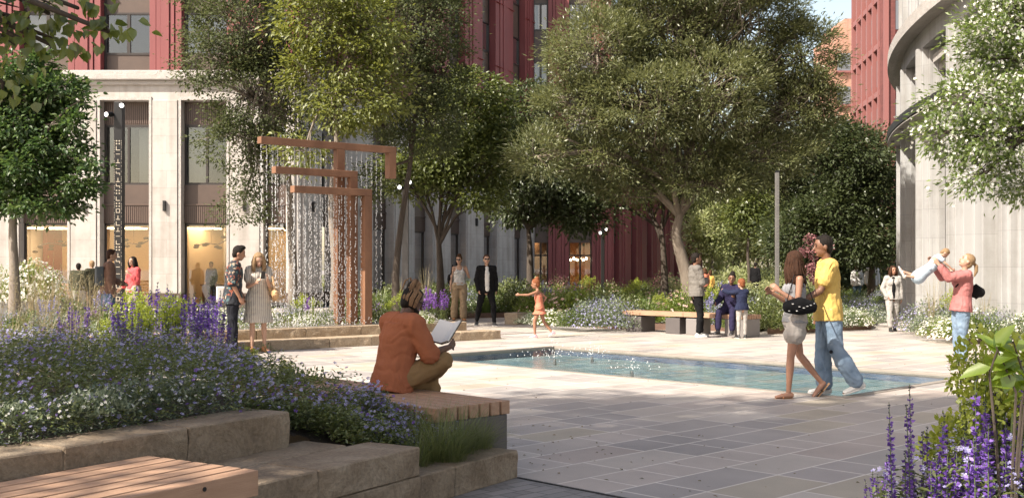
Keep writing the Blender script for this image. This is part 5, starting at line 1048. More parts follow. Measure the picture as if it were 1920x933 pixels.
# ================================================================ people
def remesh(mb, vox, smooth=2, fac=.5):
    me = mb.mesh('tmp'); o = bpy.data.objects.new('tmp', me); COL.objects.link(o)
    r = o.modifiers.new('r', 'REMESH'); r.mode = 'VOXEL'; r.voxel_size = vox; r.use_smooth_shade = True
    if smooth: s = o.modifiers.new('s', 'SMOOTH'); s.iterations = smooth; s.factor = fac
    dg = bpy.context.evaluated_depsgraph_get(); ev = o.evaluated_get(dg); out = bpy.data.meshes.new_from_object(ev); bpy.data.objects.remove(o); bpy.data.meshes.remove(me)
    out.polygons.foreach_set('use_smooth', [True] * len(out.polygons)); return out
def nrm(v): return Vector(v).normalized()
def rot_about(v, ax, deg_): return Matrix.Rotation(math.radians(deg_), 3, ax) @ v
def person(label, loc, yaw, H=1.75, fem=False, skin=None, hair=None, hstyle='short', top=None, bottom=None, shoes=None, vox=.012, lean=(0, 0, 1), twist=0,
           arms=None, legs=None, head=(0, 0, 0), seat=None, group=None, extras=(), child=False, sink=0.0):
    """local frame: +Y forward, +X the person's right. directions are local. arms: dict R/L -> (upper, fore[, hand]); legs: R/L -> (thigh, shin, foot)"""
    k = H / 1.75; g = .88 if fem else 1.0
    if child: g = .95
    arms = arms or {}; legs = legs or {}; lean = nrm(lean)
    ua = .29 * k; fa = .255 * k; th = .43 * k; sh = .42 * k; hipw = (.088 if fem else .085) * k; shw = (.155 if fem else .178) * k * (.95 if child else 1)
    L_ = {'R': (V(.03, 0, -1), V(.02, 0, -1), V(.25, 1, 0)), 'L': (V(-.03, 0, -1), V(-.02, 0, -1), V(-.25, 1, 0))}; L_.update(legs)
    A_ = {'R': (V(.16, -.05, -1), V(.06, .2, -1)), 'L': (V(-.16, -.05, -1), V(-.06, .2, -1))}; A_.update(arms)
    J = {}; P = V(0, 0, 0)
    for s, x in (('R', 1), ('L', -1)):
        h = P + V(x * hipw, 0, 0); t, s_, f = [nrm(q) for q in L_[s]]; J['hip' + s] = h; J['kn' + s] = h + t * th; J['an' + s] = J['kn' + s] + s_ * sh; J['ft' + s] = f
    lowz = min(J['anR'].z, J['anL'].z) - .075 * k
    off = V(0, 0, -lowz - sink) if seat is None else V(0, 0, seat + .095 * k)
    for q in list(J):
        if q[:2] != 'ft': J[q] = J[q] + off
    P = P + off
    ax = rot_about(V(1, 0, 0), V(0, 0, 1), twist); ax = (ax - lean * ax.dot(lean)).normalized(); fw = lean.cross(ax).normalized(); 
    if fw.y * 1 < 0 and abs(twist) < 90: fw = -fw
    W1 = P + lean * .17 * k; CH_ = P + lean * .36 * k; SH = P + lean * .50 * k; NK = P + lean * .545 * k; HB = P + lean * .60 * k + fw * .02 * k
    hy, hp, hr = head; hax = rot_about(ax, lean, hy); hf = rot_about(fw, lean, hy); hu = lean.copy(); hf2 = rot_about(hf, hax, hp); hu = rot_about(hu, hax, hp)
    hax = rot_about(hax, hf2, hr); hu = rot_about(hu, hf2, hr); hf = hf2
    hk = k if not child else k * 1.28
    HC = HB + hu * .115 * hk + hf * .015 * hk
    HX = (hax, hf, hu)
    # ---- the body, one continuous skin
    b = MB(); wd = .135 * k if fem else .150 * k
    b.tube([P - lean * .07 * k, P + lean * .03 * k, W1, CH_, SH - lean * .03 * k], [(.125 * k * (1.12 if fem else 1), .09 * k), (.15 * k * (1.1 if fem else 1.0), .105 * k), ((.115 if fem else .135) * k, .088 * k), ((.13 if fem else .155) * k, .10 * k), ((.12 if fem else .145) * k, .075 * k)], 16, ax)
    b.tube([SH - ax * shw + lean * .0, SH + ax * shw], [.05 * k * g] * 2, 10)
    b.tube([SH - ax * shw * .5 + lean * .01 * k, NK, HB + hu * .03 * k], [.04 * k, .054 * k * g, .05 * k * g], 10); b.tube([SH + ax * shw * .5 + lean * .01 * k, NK, HB + hu * .03 * k], [.04 * k, .054 * k * g, .05 * k * g], 10)
    if fem and not child:
        for x in (-1, 1): b.ell(CH_ + ax * (.062 * k * x) + fw * .075 * k + lean * .02 * k, (.055 * k, .05 * k, .055 * k), n=10)
    b.ell(HC + hu * .02 * hk, (.076 * hk, .094 * hk, .098 * hk), HX, 16, 12); b.ell(HC - hu * .045 * hk + hf * .018 * hk, (.058 * hk, .072 * hk, .072 * hk), HX, 14, 10); b.ell(HC - hu * .088 * hk + hf * .062 * hk, (.026 * hk, .022 * hk, .022 * hk), HX)
    b.tube([HC + hf * .088 * hk + hu * .012 * hk, HC + hf * .108 * hk - hu * .026 * hk], [.010 * hk, .015 * hk], 6); b.tube([HC + hf * .078 * hk - hu * .058 * hk - hax * .02 * hk, HC + hf * .086 * hk - hu * .058 * hk, HC + hf * .078 * hk - hu * .058 * hk + hax * .02 * hk], [.009 * hk] * 3, 6)
    for x in (-1, 1): b.ell(HC + hax * (.078 * hk * x) - hu * .01 * hk - hf * .005 * hk, (.012 * hk, .02 * hk, .03 * hk), HX, 8, 6)
    hands = {}
    for s, x in (('R', 1), ('L', -1)):
        u = nrm(A_[s][0]); f = nrm(A_[s][1]); hd = nrm(A_[s][2]) if len(A_[s]) > 2 else f; S_ = SH + ax * (shw * x); E_ = S_ + u * ua; Wr = E_ + f * fa; J['sh' + s] = S_; J['el' + s] = E_; J['wr' + s] = Wr
        b.tube([S_, S_.lerp(E_, .35), E_], [.052 * k * g, .046 * k * g, .037 * k * g], 10); b.tube([E_, E_.lerp(Wr, .3), Wr], [.038 * k * g, .040 * k * g, .026 * k * g], 10)
        # palm, four fingers of unequal length, thumb from the side of the palm
        inn = -ax * x; pn = inn - hd * inn.dot(hd); pn = pn.normalized() if pn.length > .15 else (fw - hd * fw.dot(hd)).normalized(); sd_ = hd.cross(pn).normalized()
        if sd_.dot(fw) < 0: sd_ = -sd_
        if abs(sd_.dot(fw)) < .3 and sd_.dot(lean) < 0: sd_ = -sd_
        pe = Wr + hd * .085 * k; b.tube([Wr, Wr + hd * .04 * k, pe], [(.026 * k, .02 * k), (.038 * k, .016 * k), (.038 * k, .014 * k)], 10, sd_)
        fr = max(.0085, vox * .62)
        for i, (o_, ln) in enumerate(((.028, .066), (.010, .076), (-.010, .070), (-.028, .054))):
            r0 = pe + sd_ * o_ * k - hd * .01 * k; c1 = r0 + (hd + pn * .25).normalized() * ln * k * .5; c2 = c1 + (hd * .6 + pn * .8).normalized() * ln * k * .5; b.tube([r0, c1, c2], [fr * k ** .5, fr * .92, fr * .8], 6)
        t0 = Wr + hd * .03 * k + sd_ * .025 * k; t1 = t0 + (hd * .6 + sd_ * .7 + pn * .25).normalized() * .04 * k; b.tube([t0, t1, t1 + (hd * .85 + pn * .4).normalized() * .032 * k], [fr * 1.2, fr * 1.1, fr * .85], 6); hands[s] = pe
        h_ = J['hip' + s]; kn = J['kn' + s]; an = J['an' + s]; ft = nrm(J['ft' + s])
        b.tube([h_ + (h_ - kn).normalized() * .02, h_.lerp(kn, .3), kn], [.088 * k * (1.02 if fem else 1), .078 * k * (1.0 if fem else .98), .054 * k * g], 12); b.tube([kn, kn.lerp(an, .3), kn.lerp(an, .7), an], [.053 * k * g, .056 * k * g, .040 * k * g, .034 * k * g], 12)
        b.tube([an - ft * .035 * k - V(0, 0, .035 * k), an + ft * .05 * k - V(0, 0, .042 * k), an + ft * .15 * k - V(0, 0, .055 * k)], [(.032 * k, .034 * k), (.042 * k, .032 * k), (.04 * k, .018 * k)], 10, ft.cross(V(0, 0, 1)))
    root = empty('person', loc, math.radians(yaw), label, 'person', group)
    link('body', remesh(b, vox, 2), root, [skin])
    # eyes, brows, lips
    e = MB()
    for x in (-1, 1): e.ell(HC + hf * .086 * hk + hax * .031 * hk * x + hu * .012 * hk, (.012 * hk, .007 * hk, .007 * hk), HX, 8, 6)
    e.build('eyes', M_EYE, root)
    e = MB()
    for x in (-1, 1): e.ell(HC + hf * .089 * hk + hax * .031 * hk * x + hu * .034 * hk, (.019 * hk, .006 * hk, .0045 * hk), HX, 8, 6)
    e.build('eyebrows', hair, root)
    e = MB(); e.ell(HC + hf * .091 * hk - hu * .058 * hk, (.024 * hk, .008 * hk, .009 * hk), HX, 10, 6); e.build('lips', M_LIPS, root)
    # ---- hair
    hb = MB(); back = -hf
    if hstyle == 'bald': pass
    else:
        hb.ell(HC + hu * .036 * hk - hf * .018 * hk, (.086 * hk, .096 * hk, .096 * hk), HX, 16, 12)
        hb.ell(HC + hu * .088 * hk + hf * .022 * hk, (.060 * hk, .050 * hk, .034 * hk), HX, 14, 10)
        hb.ell(HC - hf * .05 * hk - hu * .02 * hk, (.070 * hk, .055 * hk, .075 * hk), HX, 12, 10)
        if hstyle == 'quiff': hb.ell(HC + hu * .112 * hk + hf * .025 * hk, (.062 * hk, .06 * hk, .035 * hk), HX)
        if hstyle in ('long', 'vlong'):
            dn = -lean * (1 if hstyle == 'vlong' else .8)
            for q in range(9):
                a = math.radians(-112 + 28 * q); d = (back * math.cos(a) + hax * math.sin(a)); s0 = HC + hu * .02 * hk + d * .065 * hk; L1 = (.36 if hstyle == 'vlong' else .25) * hk * (1 - .12 * (q % 2))
                hb.tube([s0 + hu * .05 * hk, s0 + dn * L1 * .35 + d * .03 * hk, s0 + dn * L1 * .75 + d * .028 * hk + back * .02, s0 + dn * L1 + d * .01 * hk + back * .015], [.03 * hk, .036 * hk, .034 * hk, .016 * hk], 8)
        if hstyle == 'pony':
            s0 = HC + back * .095 * hk + hu * .03 * hk; hb.tube([s0, s0 + back * .05 * hk - lean * .02 * hk, s0 + back * .06 * hk - lean * .10 * hk, s0 + back * .035 * hk - lean * .19 * hk], [.02 * hk, .032 * hk, .03 * hk, .012 * hk], 8)
        if hstyle in ('bun', 'dreads'):
            hb.ell(HC + hu * .12 * hk - hf * .05 * hk, (.058 * hk, .055 * hk, .05 * hk), HX)
    if hb.v: link('hair', remesh(hb, max(.007, vox * .75), 1), root, [hair])
    if hstyle == 'dreads':
        R = random.Random(4); d_ = MB()
        for q in range(34):
            a = R.uniform(0, 2 * PI); c = HC + hu * .125 * hk - hf * .05 * hk; d = (hax * math.cos(a) + hf * math.sin(a)); r_ = R.uniform(.05, .085) * hk
            d_.tube([c + d * .012, c + d * r_ * .6 + hu * R.uniform(.03, .06) * hk, c + d * r_ + hu * R.uniform(-.01, .03) * hk, c + d * r_ * .95 - hu * R.uniform(.02, .09) * hk], [.009, .0085, .008, .005], 6)
        for q in range(22):
            a = math.radians(R.uniform(-115, 115)); d = back * math.cos(a) + hax * math.sin(a); s0 = HC + hu * .115 * hk - hf * .045 * hk + d * .04; d_.tube([s0, HC + hu * .07 * hk + d * .092 * hk, HC + hu * .0 * hk + d * .096 * hk - hf * .01, HC - hu * .055 * hk + d * .075 * hk], [.007, .008, .008, .006], 6)
        d_.build('dreadlocks', M_DREAD, root, smooth=True)
    if hstyle in ('vlong', 'long') and vox < .012:
        R = random.Random(9); d_ = MB(); L0 = .37 if hstyle == 'vlong' else .26
        for q in range(110):
            a = math.radians(R.uniform(-118, 118)); d = back * math.cos(a) + hax * math.sin(a); s0 = HC + hu * .10 * hk + d * .03 * hk; L1 = L0 * hk * R.uniform(.7, 1.12); r_ = R.uniform(.098, .118) * hk; j = lambda s_: V(R.gauss(0, s_), R.gauss(0, s_), R.gauss(0, s_))
            d_.tube([s0, HC + hu * .05 * hk + d * .088 * hk, HC - hu * .03 * hk + d * r_ + j(.004), HC - lean * L1 * .6 + d * r_ + back * .02 + j(.01), HC - lean * L1 + d * r_ * .85 + back * .025 + j(.014)], [.004, .0055, .006, .005, .0015], 5)
        d_.build('hair_locks', hair, root, smooth=True)
    # ---- clothes
    def sleeve(b, s, n_, loose, cuff=None):
        S_, E_, Wr = J['sh' + s], J['el' + s], J['wr' + s]; r = (.052 * g + loose) * k
        if n_ <= 0: return
        if n_ < 1: e_ = S_.lerp(E_, n_); b.tube([S_, e_], [r * 1.02, r * (1.0 + loose * 2)], 12)
        else:
            e_ = E_.lerp(Wr, min(1, n_ - 1)); b.tube([S_, E_], [r, r * .92], 12)
            if n_ > 1: b.tube([E_, e_], [r * .92, r * (.78 if n_ > 1.6 else .9)], 12)
    def torso(b, hem, loose, neck=True, flare=0.0, shoulders=True, low=0.0):
        l = loose * k; f1 = 1.12 if fem else 1.0
        zb = P - lean * hem * k; l += .012 * k
        b.tube([zb, P + lean * .03 * k, W1, CH_, SH - lean * (.012 + low) * k], [((.174 + flare) * k * f1 + l, (.126 + flare * .8) * k + l), (.164 * k * f1 + l, .118 * k + l), ((.12 if fem else .140) * k + l * 1.2, .092 * k + l * 1.1), ((.137 if fem else .160) * k + l, .104 * k + l), ((.130 if fem else .150) * k + l, .080 * k + l)], 18, ax, cap=False)
        if shoulders: b.tube([SH - ax * shw, SH + ax * shw], [(.052 * g) * k + l] * 2, 12); b.tube([SH, NK - lean * .012 * k], [(.09 * k, .07 * k), (.062 * g * k + l * .4, .062 * g * k + l * .4)], 12, ax, cap=False)
        if fem and not child:
            for x in (-1, 1): b.ell(CH_ + ax * (.062 * k * x) + fw * .075 * k + lean * .02 * k, (.055 * k + l, .05 * k + l, .055 * k + l), n=10)
    def add(name, mb, m, v_=None, sm=2): 
        me = remesh(mb, v_ or max(.008, vox * .8), sm)
        if name not in ('shoe', 'beard', 'belt'):
            nv = len(me.vertices); co_ = np.empty(nv * 3, dtype=np.float32); me.vertices.foreach_get('co', co_); no_ = np.empty(nv * 3, dtype=np.float32); me.vertices.foreach_get('normal', no_); co_ = co_.reshape(-1, 3); no_ = no_.reshape(-1, 3); q_ = np.empty(nv); sd0 = loc[0] * 3.1
            for i_ in range(nv):
                x_, y_, z_ = co_[i_]; w_ = mnoise.noise(V(x_ * 6 + sd0, y_ * 6, z_ * 4)) * 2.2; q_[i_] = abs(mnoise.noise(V(x_ * 5 + z_ * 3 + w_, y_ * 5 + w_, z_ * 9 + sd0))) * 1.5 - .35 + .4 * mnoise.noise(V(x_ * 22, y_ * 22, z_ * 14))
            co_ += no_ * (q_[:, None] * .012 * k); me.vertices.foreach_set('co', co_.ravel()); me.update()
        o = link(name, me, root, [m] if not isinstance(m, list) else m); return o
    for t_ in (top or []):
        kind, m = t_[0], t_[1]; o_ = t_[2] if len(t_) > 2 else {}
        b = MB(); lo = o_.get('loose', .018)
        if kind in ('shirt', 'jumper', 'jacket', 'dress'):
            torso(b, o_.get('hem', .08), lo, flare=o_.get('flare', .0), low=0); 
            for s in 'RL': sleeve(b, s, o_.get('sleeve', .55), lo + .004)
        elif kind == 'tank':
            torso(b, o_.get('hem', .02), lo * .6, shoulders=False, low=o_.get('low', .09)); 
            for x in (-1, 1): b.tube([CH_ + ax * .085 * k * x + fw * .085 * k + lean * .05 * k, SH + ax * .09 * k * x + lean * .052 * k * g + fw * .02 * k, CH_ + ax * .085 * k * x - fw * .09 * k + lean * .05 * k], [(.018 * k, .010 * k)] * 3, 8, ax)
        if kind == 'dress':
            zb = P - lean * .02; l = lo * k; hemz = o_.get('skirt', .42) * k; b.tube([W1, P, P - V(0, 0, hemz * .6), P - V(0, 0, hemz)], [(.14 * k + l, .11 * k + l), (.18 * k + l, .135 * k + l), (.235 * k, .20 * k), (.265 * k, .235 * k)], 20, ax, cap=False)
        add({'tank': 'vest_top', 'dress': 'dress'}.get(kind, kind), b, m)
        if kind == 'jacket' and o_.get('inner'):
            b = MB(); b.tube([P - lean * .03 * k + fw * .118 * k, W1 + fw * .105 * k, CH_ + fw * .112 * k, SH + fw * .065 * k + lean * .01], [(.06 * k, .05 * k), (.058 * k, .05 * k), (.062 * k, .05 * k), (.05 * k, .045 * k)], 12, ax); add('shirt_front', b, o_['inner'])
        if o_.get('collar'):
            b = MB(); n_ = 14
            for q in range(n_):
                a = 2 * PI * q / n_; b.ell(NK - lean * .01 * k + (ax * math.cos(a) + fw * math.sin(a)) * .064 * k, (.018 * k, .018 * k, .022 * k), n=6, m=5)
            add('collar', b, m)
        if o_.get('print'):
            pass
    for t_ in (bottom or []):
        kind, m = t_[0], t_[1]; o_ = t_[2] if len(t_) > 2 else {}; lo = o_.get('loose', .014) * k; b = MB(); f1 = 1.12 if fem else 1.0
        b.tube([P - lean * .06 * k, P + lean * .02 * k, P + lean * o_.get('rise', .05) * k], [(.15 * k * f1 + lo, .108 * k + lo), (.158 * k * f1 + lo, .113 * k + lo), ((.135 if fem else .148) * k + lo, .10 * k + lo)], 18, ax, cap=False)
        if kind in ('trousers', 'shorts', 'leggings'):
            n_ = o_.get('len', 1.9 if kind != 'shorts' else .45); cuff = o_.get('cuff', .02)
            for s in 'RL':
                h_, kn, an = J['hip' + s], J['kn' + s], J['an' + s]; rt = .092 * k * (1.03 if fem else 1) + lo; rk = .058 * k * g + lo; ra = .038 * k * g + lo + cuff * k
                if n_ <= 1: e_ = h_.lerp(kn, n_); rr = rt + (rk - rt) * n_ + .012; b.tube([h_ + (h_ - kn).normalized() * .03, h_.lerp(kn, n_ * .5), e_], [rt, (rt + rr) / 2, rr + cuff], 14)
                else: e_ = kn.lerp(an, n_ - 1); b.tube([h_ + (h_ - kn).normalized() * .03, h_.lerp(kn, .35), kn], [rt, rt * .93, rk], 14); b.tube([kn, kn.lerp(e_, .4), e_], [rk, (.060 * k * g + lo + cuff * .5 * k), ra], 14)
        if kind == 'skirt':
            L1 = o_.get('len', .5) * k; b.tube([P + lean * .06 * k, P - V(0, 0, L1 * .5), P - V(0, 0, L1)], [(.14 * k * f1 + lo, .11 * k + lo), (.185 * k, .165 * k), (.2 * k + o_.get('flare', .0), .18 * k + o_.get('flare', .0))], 18, ax, cap=False)
        add(kind, b, m)
        if o_.get('belt'): b = MB(); b.tube([P + lean * .075 * k, P + lean * .105 * k], [((.137 if fem else .15) * k + lo + .004, .102 * k + lo + .004)] * 2, 18, ax, cap=False); add('belt', b, o_['belt'], sm=1)
    if shoes:
        m, sole, hi = shoes[0], shoes[1], shoes[2] if len(shoes) > 2 else 0
        for s in 'RL':
            an, ft = J['an' + s], nrm(J['ft' + s]); sd_ = ft.cross(V(0, 0, 1)).normalized(); up = sd_.cross(ft); up = up if up.z > 0 else -up
            b = MB(); b.tube([an - ft * .045 * k - up * .035 * k, an + ft * .045 * k - up * .038 * k, an + ft * .16 * k - up * .05 * k], [(.038 * k, .04 * k), (.046 * k, .038 * k), (.044 * k, .024 * k)], 12, sd_); b.tube([an - up * .03 * k - ft * .01, an + up * (.01 + hi) * k - ft * .005], [.046 * k, .043 * k], 12); sh_ = add('shoe', b, m, v_=max(.007, vox * .6), sm=1)
            b = MB(); b.tube([an - ft * .055 * k - up * .066 * k, an + ft * .05 * k - up * .067 * k, an + ft * .175 * k - up * .064 * k], [(.042 * k, .012 * k), (.049 * k, .012 * k), (.045 * k, .012 * k)], 12, sd_); q = b.build('sole', sole, root, smooth=True); q.parent = sh_
    J.update(P=P, SH=SH, CH=CH_, W=W1, HC=HC, fw=fw, ax=ax, up=lean, hf=hf, hu=hu, hax=hax, hk=hk, k=k, handR=hands['R'], handL=hands['L'], root=root, NK=NK)
    for x in extras:
        if x == 'shades':
            b = MB()
            for q in (-1, 1): b.ell(HC + hf * .097 * hk + hax * .031 * hk * q + hu * .012 * hk, (.026 * hk, .008 * hk, .018 * hk), HX, 10, 6); b.tube([HC + hf * .09 * hk + hax * .058 * hk * q + hu * .016 * hk, HC - hf * .0 * hk + hax * .082 * hk * q + hu * .012 * hk], [.004, .004], 5)
            b.tube([HC + hf * .098 * hk - hax * .05 * hk + hu * .022 * hk, HC + hf * .102 * hk + hu * .022 * hk, HC + hf * .098 * hk + hax * .05 * hk + hu * .022 * hk], [.004] * 3, 5); b.build('sunglasses', M_BLACKG, root, smooth=True)
        if x == 'glasses':
            b = MB()
            for q in (-1, 1): b.tube([HC + hf * .094 * hk + hax * .058 * hk * q + hu * .014 * hk, HC - hf * .0 * hk + hax * .084 * hk * q + hu * .012 * hk], [.004, .004], 5); c = HC + hf * .10 * hk + hax * .031 * hk * q + hu * .01 * hk; b.tube([c + hax * .024 * math.cos(a) * hk + hu * .018 * math.sin(a) * hk for a in [i * PI / 5 for i in range(11)]], [.003] * 11, 4)
            b.build('glasses', M_BLACKG, root)
        if x == 'beard': b = MB(); b.ell(HC - hu * .078 * hk + hf * .052 * hk, (.055 * hk, .048 * hk, .04 * hk), HX); b.ell(HC - hu * .055 * hk + hf * .01 * hk, (.068 * hk, .06 * hk, .035 * hk), HX); add('beard', b, hair)
    return J
def wl(J, p):
    """local point to world"""
    r = J['root']; return Matrix.Translation(r.location) @ Matrix.Rotation(r.rotation_euler.z, 4, 'Z') @ Vector(p)
def skinm(n, c, c2): return mat(n, c, .5, c2, 6, .05, 60)
SK_L = skinm('skin_light', (.40, .235, .165), (.45, .28, .20)); SK_T = skinm('skin_tan', (.29, .145, .09), (.34, .18, .12)); SK_B = skinm('skin_brown', (.16, .075, .042), (.20, .10, .06)); SK_D = skinm('skin_dark', (.085, .042, .025), (.11, .055, .034)); SK_M = skinm('skin_medium', (.27, .13, .08), (.32, .165, .10))
M_EYE = mat('eye_dark', (.02, .013, .01), .15); M_LIPS = mat('lip', (.30, .10, .085), .5); M_BLACKG = mat('black_gloss', (.008, .008, .008), .15)
HR = lambda n, a, b_: mat(n, a, .6, b_, 30, .5, 60, stretch=(6, 6, .6), spec=.15)
H_BLK = HR('hair_black', (.008, .006, .005), (.02, .015, .012)); H_BRN = HR('hair_brown', (.045, .02, .011), (.09, .045, .022)); H_DKB = HR('hair_dark_brown', (.02, .011, .008), (.075, .032, .016)); H_BLD = HR('hair_blond', (.20, .125, .065), (.33, .225, .13)); H_RED = HR('hair_auburn', (.16, .05, .02), (.24, .09, .04)); M_DREAD = HR('dreadlock', (.16, .09, .05), (.34, .21, .12))
def cloth(n, a, b_=None, sc=5, bump=.5, bs=11, rough=.9): return mat(n, a, rough, b_ or tuple(x * 1.25 for x in a), sc, bump, bs, spec=.15)
C_ORG = cloth('burnt_orange_cotton', (.27, .095, .048)); C_OCH = cloth('ochre_cotton', (.20, .125, .06)); C_NAVYT = cloth('dark_trouser', (.014, .015, .02)); C_BLACK = cloth('black_cotton', (.007, .007, .008)); C_WHT = cloth('white_cotton', (.50, .49, .475)); C_DEN = cloth('blue_denim', (.13, .19, .27), (.24, .31, .40), 5); C_DEN2 = cloth('mid_denim', (.09, .15, .22), (.15, .22, .30), 6); C_YEL = cloth('yellow_cotton', (.56, .37, .10), (.62, .43, .14)); C_GREY = cloth('grey_marl', (.14, .13, .118)); C_BRNJ = cloth('brown_wool', (.17, .10, .075)); C_CORAL = cloth('coral_silk', (.50, .085, .09)); C_TAUPE = cloth('taupe_linen', (.30, .255, .21)); C_KHA = cloth('khaki_cotton', (.30, .22, .14)); C_NAVY = cloth('navy_wool', (.016, .02, .045)); C_PURP = cloth('indigo_knit', (.022, .019, .048)); C_CREAM = cloth('cream_knit', (.60, .54, .45)); C_PINKD = cloth('dusty_rose_knit', (.32, .125, .12)); C_LGREY = cloth('light_grey_wool', (.30, .285, .27)); C_LBLUE = cloth('pale_blue_cotton', (.36, .43, .50)); C_SAL = cloth('salmon_cotton', (.48, .17, .11)); C_SHORT = cloth('pale_linen', (.30, .275, .255), (.38, .35, .325), 5); C_MUST = cloth('mustard', (.55, .33, .09)); C_OLIVED = cloth('olive_dark', (.05, .05, .032))
def patterned():
    m, t, n, l = nt('hawaiian_print'); o = N(t, 'ShaderNodeOutputMaterial'); p = N(t, 'ShaderNodeBsdfPrincipled', i_Roughness=.85); l.new(p.outputs[0], o.inputs[0]); tc = N(t, 'ShaderNodeTexCoord'); v = N(t, 'ShaderNodeTexVoronoi', i_Scale=26.0); nz = N(t, 'ShaderNodeTexNoise', i_Scale=20.0, i_Detail=3.0); l.new(tc.outputs['Object'], nz.inputs['Vector'])
    ad = N(t, 'ShaderNodeVectorMath', operation='MULTIPLY_ADD'); l.new(nz.outputs[1], ad.inputs[0]); ad.inputs[1].default_value = (.08, .08, .08); l.new(tc.outputs['Object'], ad.inputs[2]); l.new(ad.outputs[0], v.inputs['Vector']); s = N(t, 'ShaderNodeSeparateColor'); l.new(v.outputs['Color'], s.inputs[0])
    l.new(ramp(t, s.outputs[0], [(0, (.014, .016, .022)), (.5, (.02, .03, .04)), (.66, (.25, .075, .045)), (.76, (.30, .23, .17)), (.84, (.06, .11, .12)), (.92, (.02, .02, .03))], 'CONSTANT'), p.inputs['Base Color']); return m
def striped(name, a, b_, dirv, sc):
    m, t, n, l = nt(name); o = N(t, 'ShaderNodeOutputMaterial'); p = N(t, 'ShaderNodeBsdfPrincipled', i_Roughness=.85); l.new(p.outputs[0], o.inputs[0]); tc = N(t, 'ShaderNodeTexCoord'); w_ = N(t, 'ShaderNodeTexWave', wave_type='BANDS', bands_direction=dirv, i_Scale=sc, i_Distortion=1.2); l.new(tc.outputs['Object'], w_.inputs['Vector'])
    l.new(ramp(t, w_.outputs[0], [(.0, b_), (.25, a), (1, a)]), p.inputs['Base Color']); nz = N(t, 'ShaderNodeTexNoise', i_Scale=9.0); bu = N(t, 'ShaderNodeBump', i_Strength=.35, i_Distance=.03); l.new(tc.outputs['Object'], nz.inputs['Vector']); l.new(nz.outputs[0], bu.inputs['Height']); l.new(bu.outputs[0], p.inputs['Normal']); return m
C_PAT = patterned(); C_STR = striped('striped_linen', (.46, .42, .36), (.17, .15, .15), 'X', 9.0)
M_LEATH = mat('tan_leather', (.45, .27, .13), .5, (.52, .33, .17), 8); M_SOLEW = mat('white_rubber', (.55, .53, .51), .6); M_SOLED = mat('dark_rubber', (.03, .03, .03), .7); M_SHOEW = mat('white_trainer', (.52, .51, .49), .5); M_SHOEB = mat('black_trainer', (.02, .02, .022), .5); M_SHOEG = mat('grey_trainer', (.22, .19, .19), .7); M_TAN = mat('tan_shoe', (.42, .19, .08), .5); M_BPK = cloth('backpack_grey', (.09, .10, .11))
def bag(name, label, cat, J, c, hs, m, strap=None, yaw_extra=0, handle=True, shape='round'):
    r = empty(name, wl(J, c), J['root'].rotation_euler.z + yaw_extra, label, cat); b = MB()
    if shape == 'round': b.tube([V(0, -hs[1] * .5, -hs[2] * .1), V(0, 0, 0), V(0, hs[1] * .5, -hs[2] * .1)], [(hs[0], hs[2] * .7), (hs[0] * 1.1, hs[2]), (hs[0], hs[2] * .7)], 12, V(1, 0, 0)); me = remesh(b, .012, 2)
    else: b.box((0, 0, 0), hs); me = remesh(b, .015, 5, .6)
    link('bag_body', me, r, [m])
    if strap:
        b = MB(); inv = Matrix.Rotation(-r.rotation_euler.z, 4, 'Z'); b.tube([inv @ (wl(J, q) - r.location) for q in strap], [(.013, .004)] * len(strap), 6); b.build('strap', m, r)
    return r
G = lambda px, py: gp(px, py)
def at(px, Y): return V((px - 960) / F * Y, Y, 0)
# --- the reading man
Jr = person('bearded man with tied up dreadlocks in an orange shirt reading cross-legged on the bench', at(736, 8.95), -48, 1.62, skin=SK_D, hair=H_BLK, hstyle='dreads', vox=.008, seat=.5, lean=(.02, .20, 1), head=(-10, -14, 0),
    top=[('shirt', C_ORG, {'loose': .04, 'sleeve': 1.05, 'hem': .1, 'collar': True})], bottom=[('trousers', C_OCH, {'loose': .03})], shoes=(M_TAN, M_SOLED), extras=('glasses', 'beard'),
    arms={'R': (V(.30, .30, -.85), V(-.10, .98, .22), V(-.35, .8, .35)), 'L': (V(-.35, .35, -.82), V(.35, .95, .15), V(.4, .8, .3))}, legs={'R': (V(.42, .80, .38), V(-.80, .05, -.42), V(-.4, .5, -.4)), 'L': (V(.12, .97, -.08), V(.12, .02, -1), V(.1, 1, 0))})
bc = (Jr['handR'] + Jr['handL']) / 2 + V(.02, .05, .07)
bk = empty('book', wl(Jr, bc), Jr['root'].rotation_euler.z, 'open book with white pages and a dark cover held by the reading man', 'book')
for x in (-1, 1):
    n_ = V(-.32 * x, -.75, .60).normalized(); e1 = V(1, 0, 0); e1 = (e1 - n_ * e1.dot(n_)).normalized(); e2 = n_.cross(e1)
    b = MB(); b.box(e1 * (.072 * x), (.070, .105, .007), (e1, e2, n_)); b.build('pages', mat('page%s' % ('a' if x > 0 else 'b'), (.74, .72, .68), .8), bk, .002); b = MB(); b.box(e1 * (.073 * x) - n_ * .0105, (.074, .11, .003), (e1, e2, n_)); b.build('cover', M_DARK, bk)
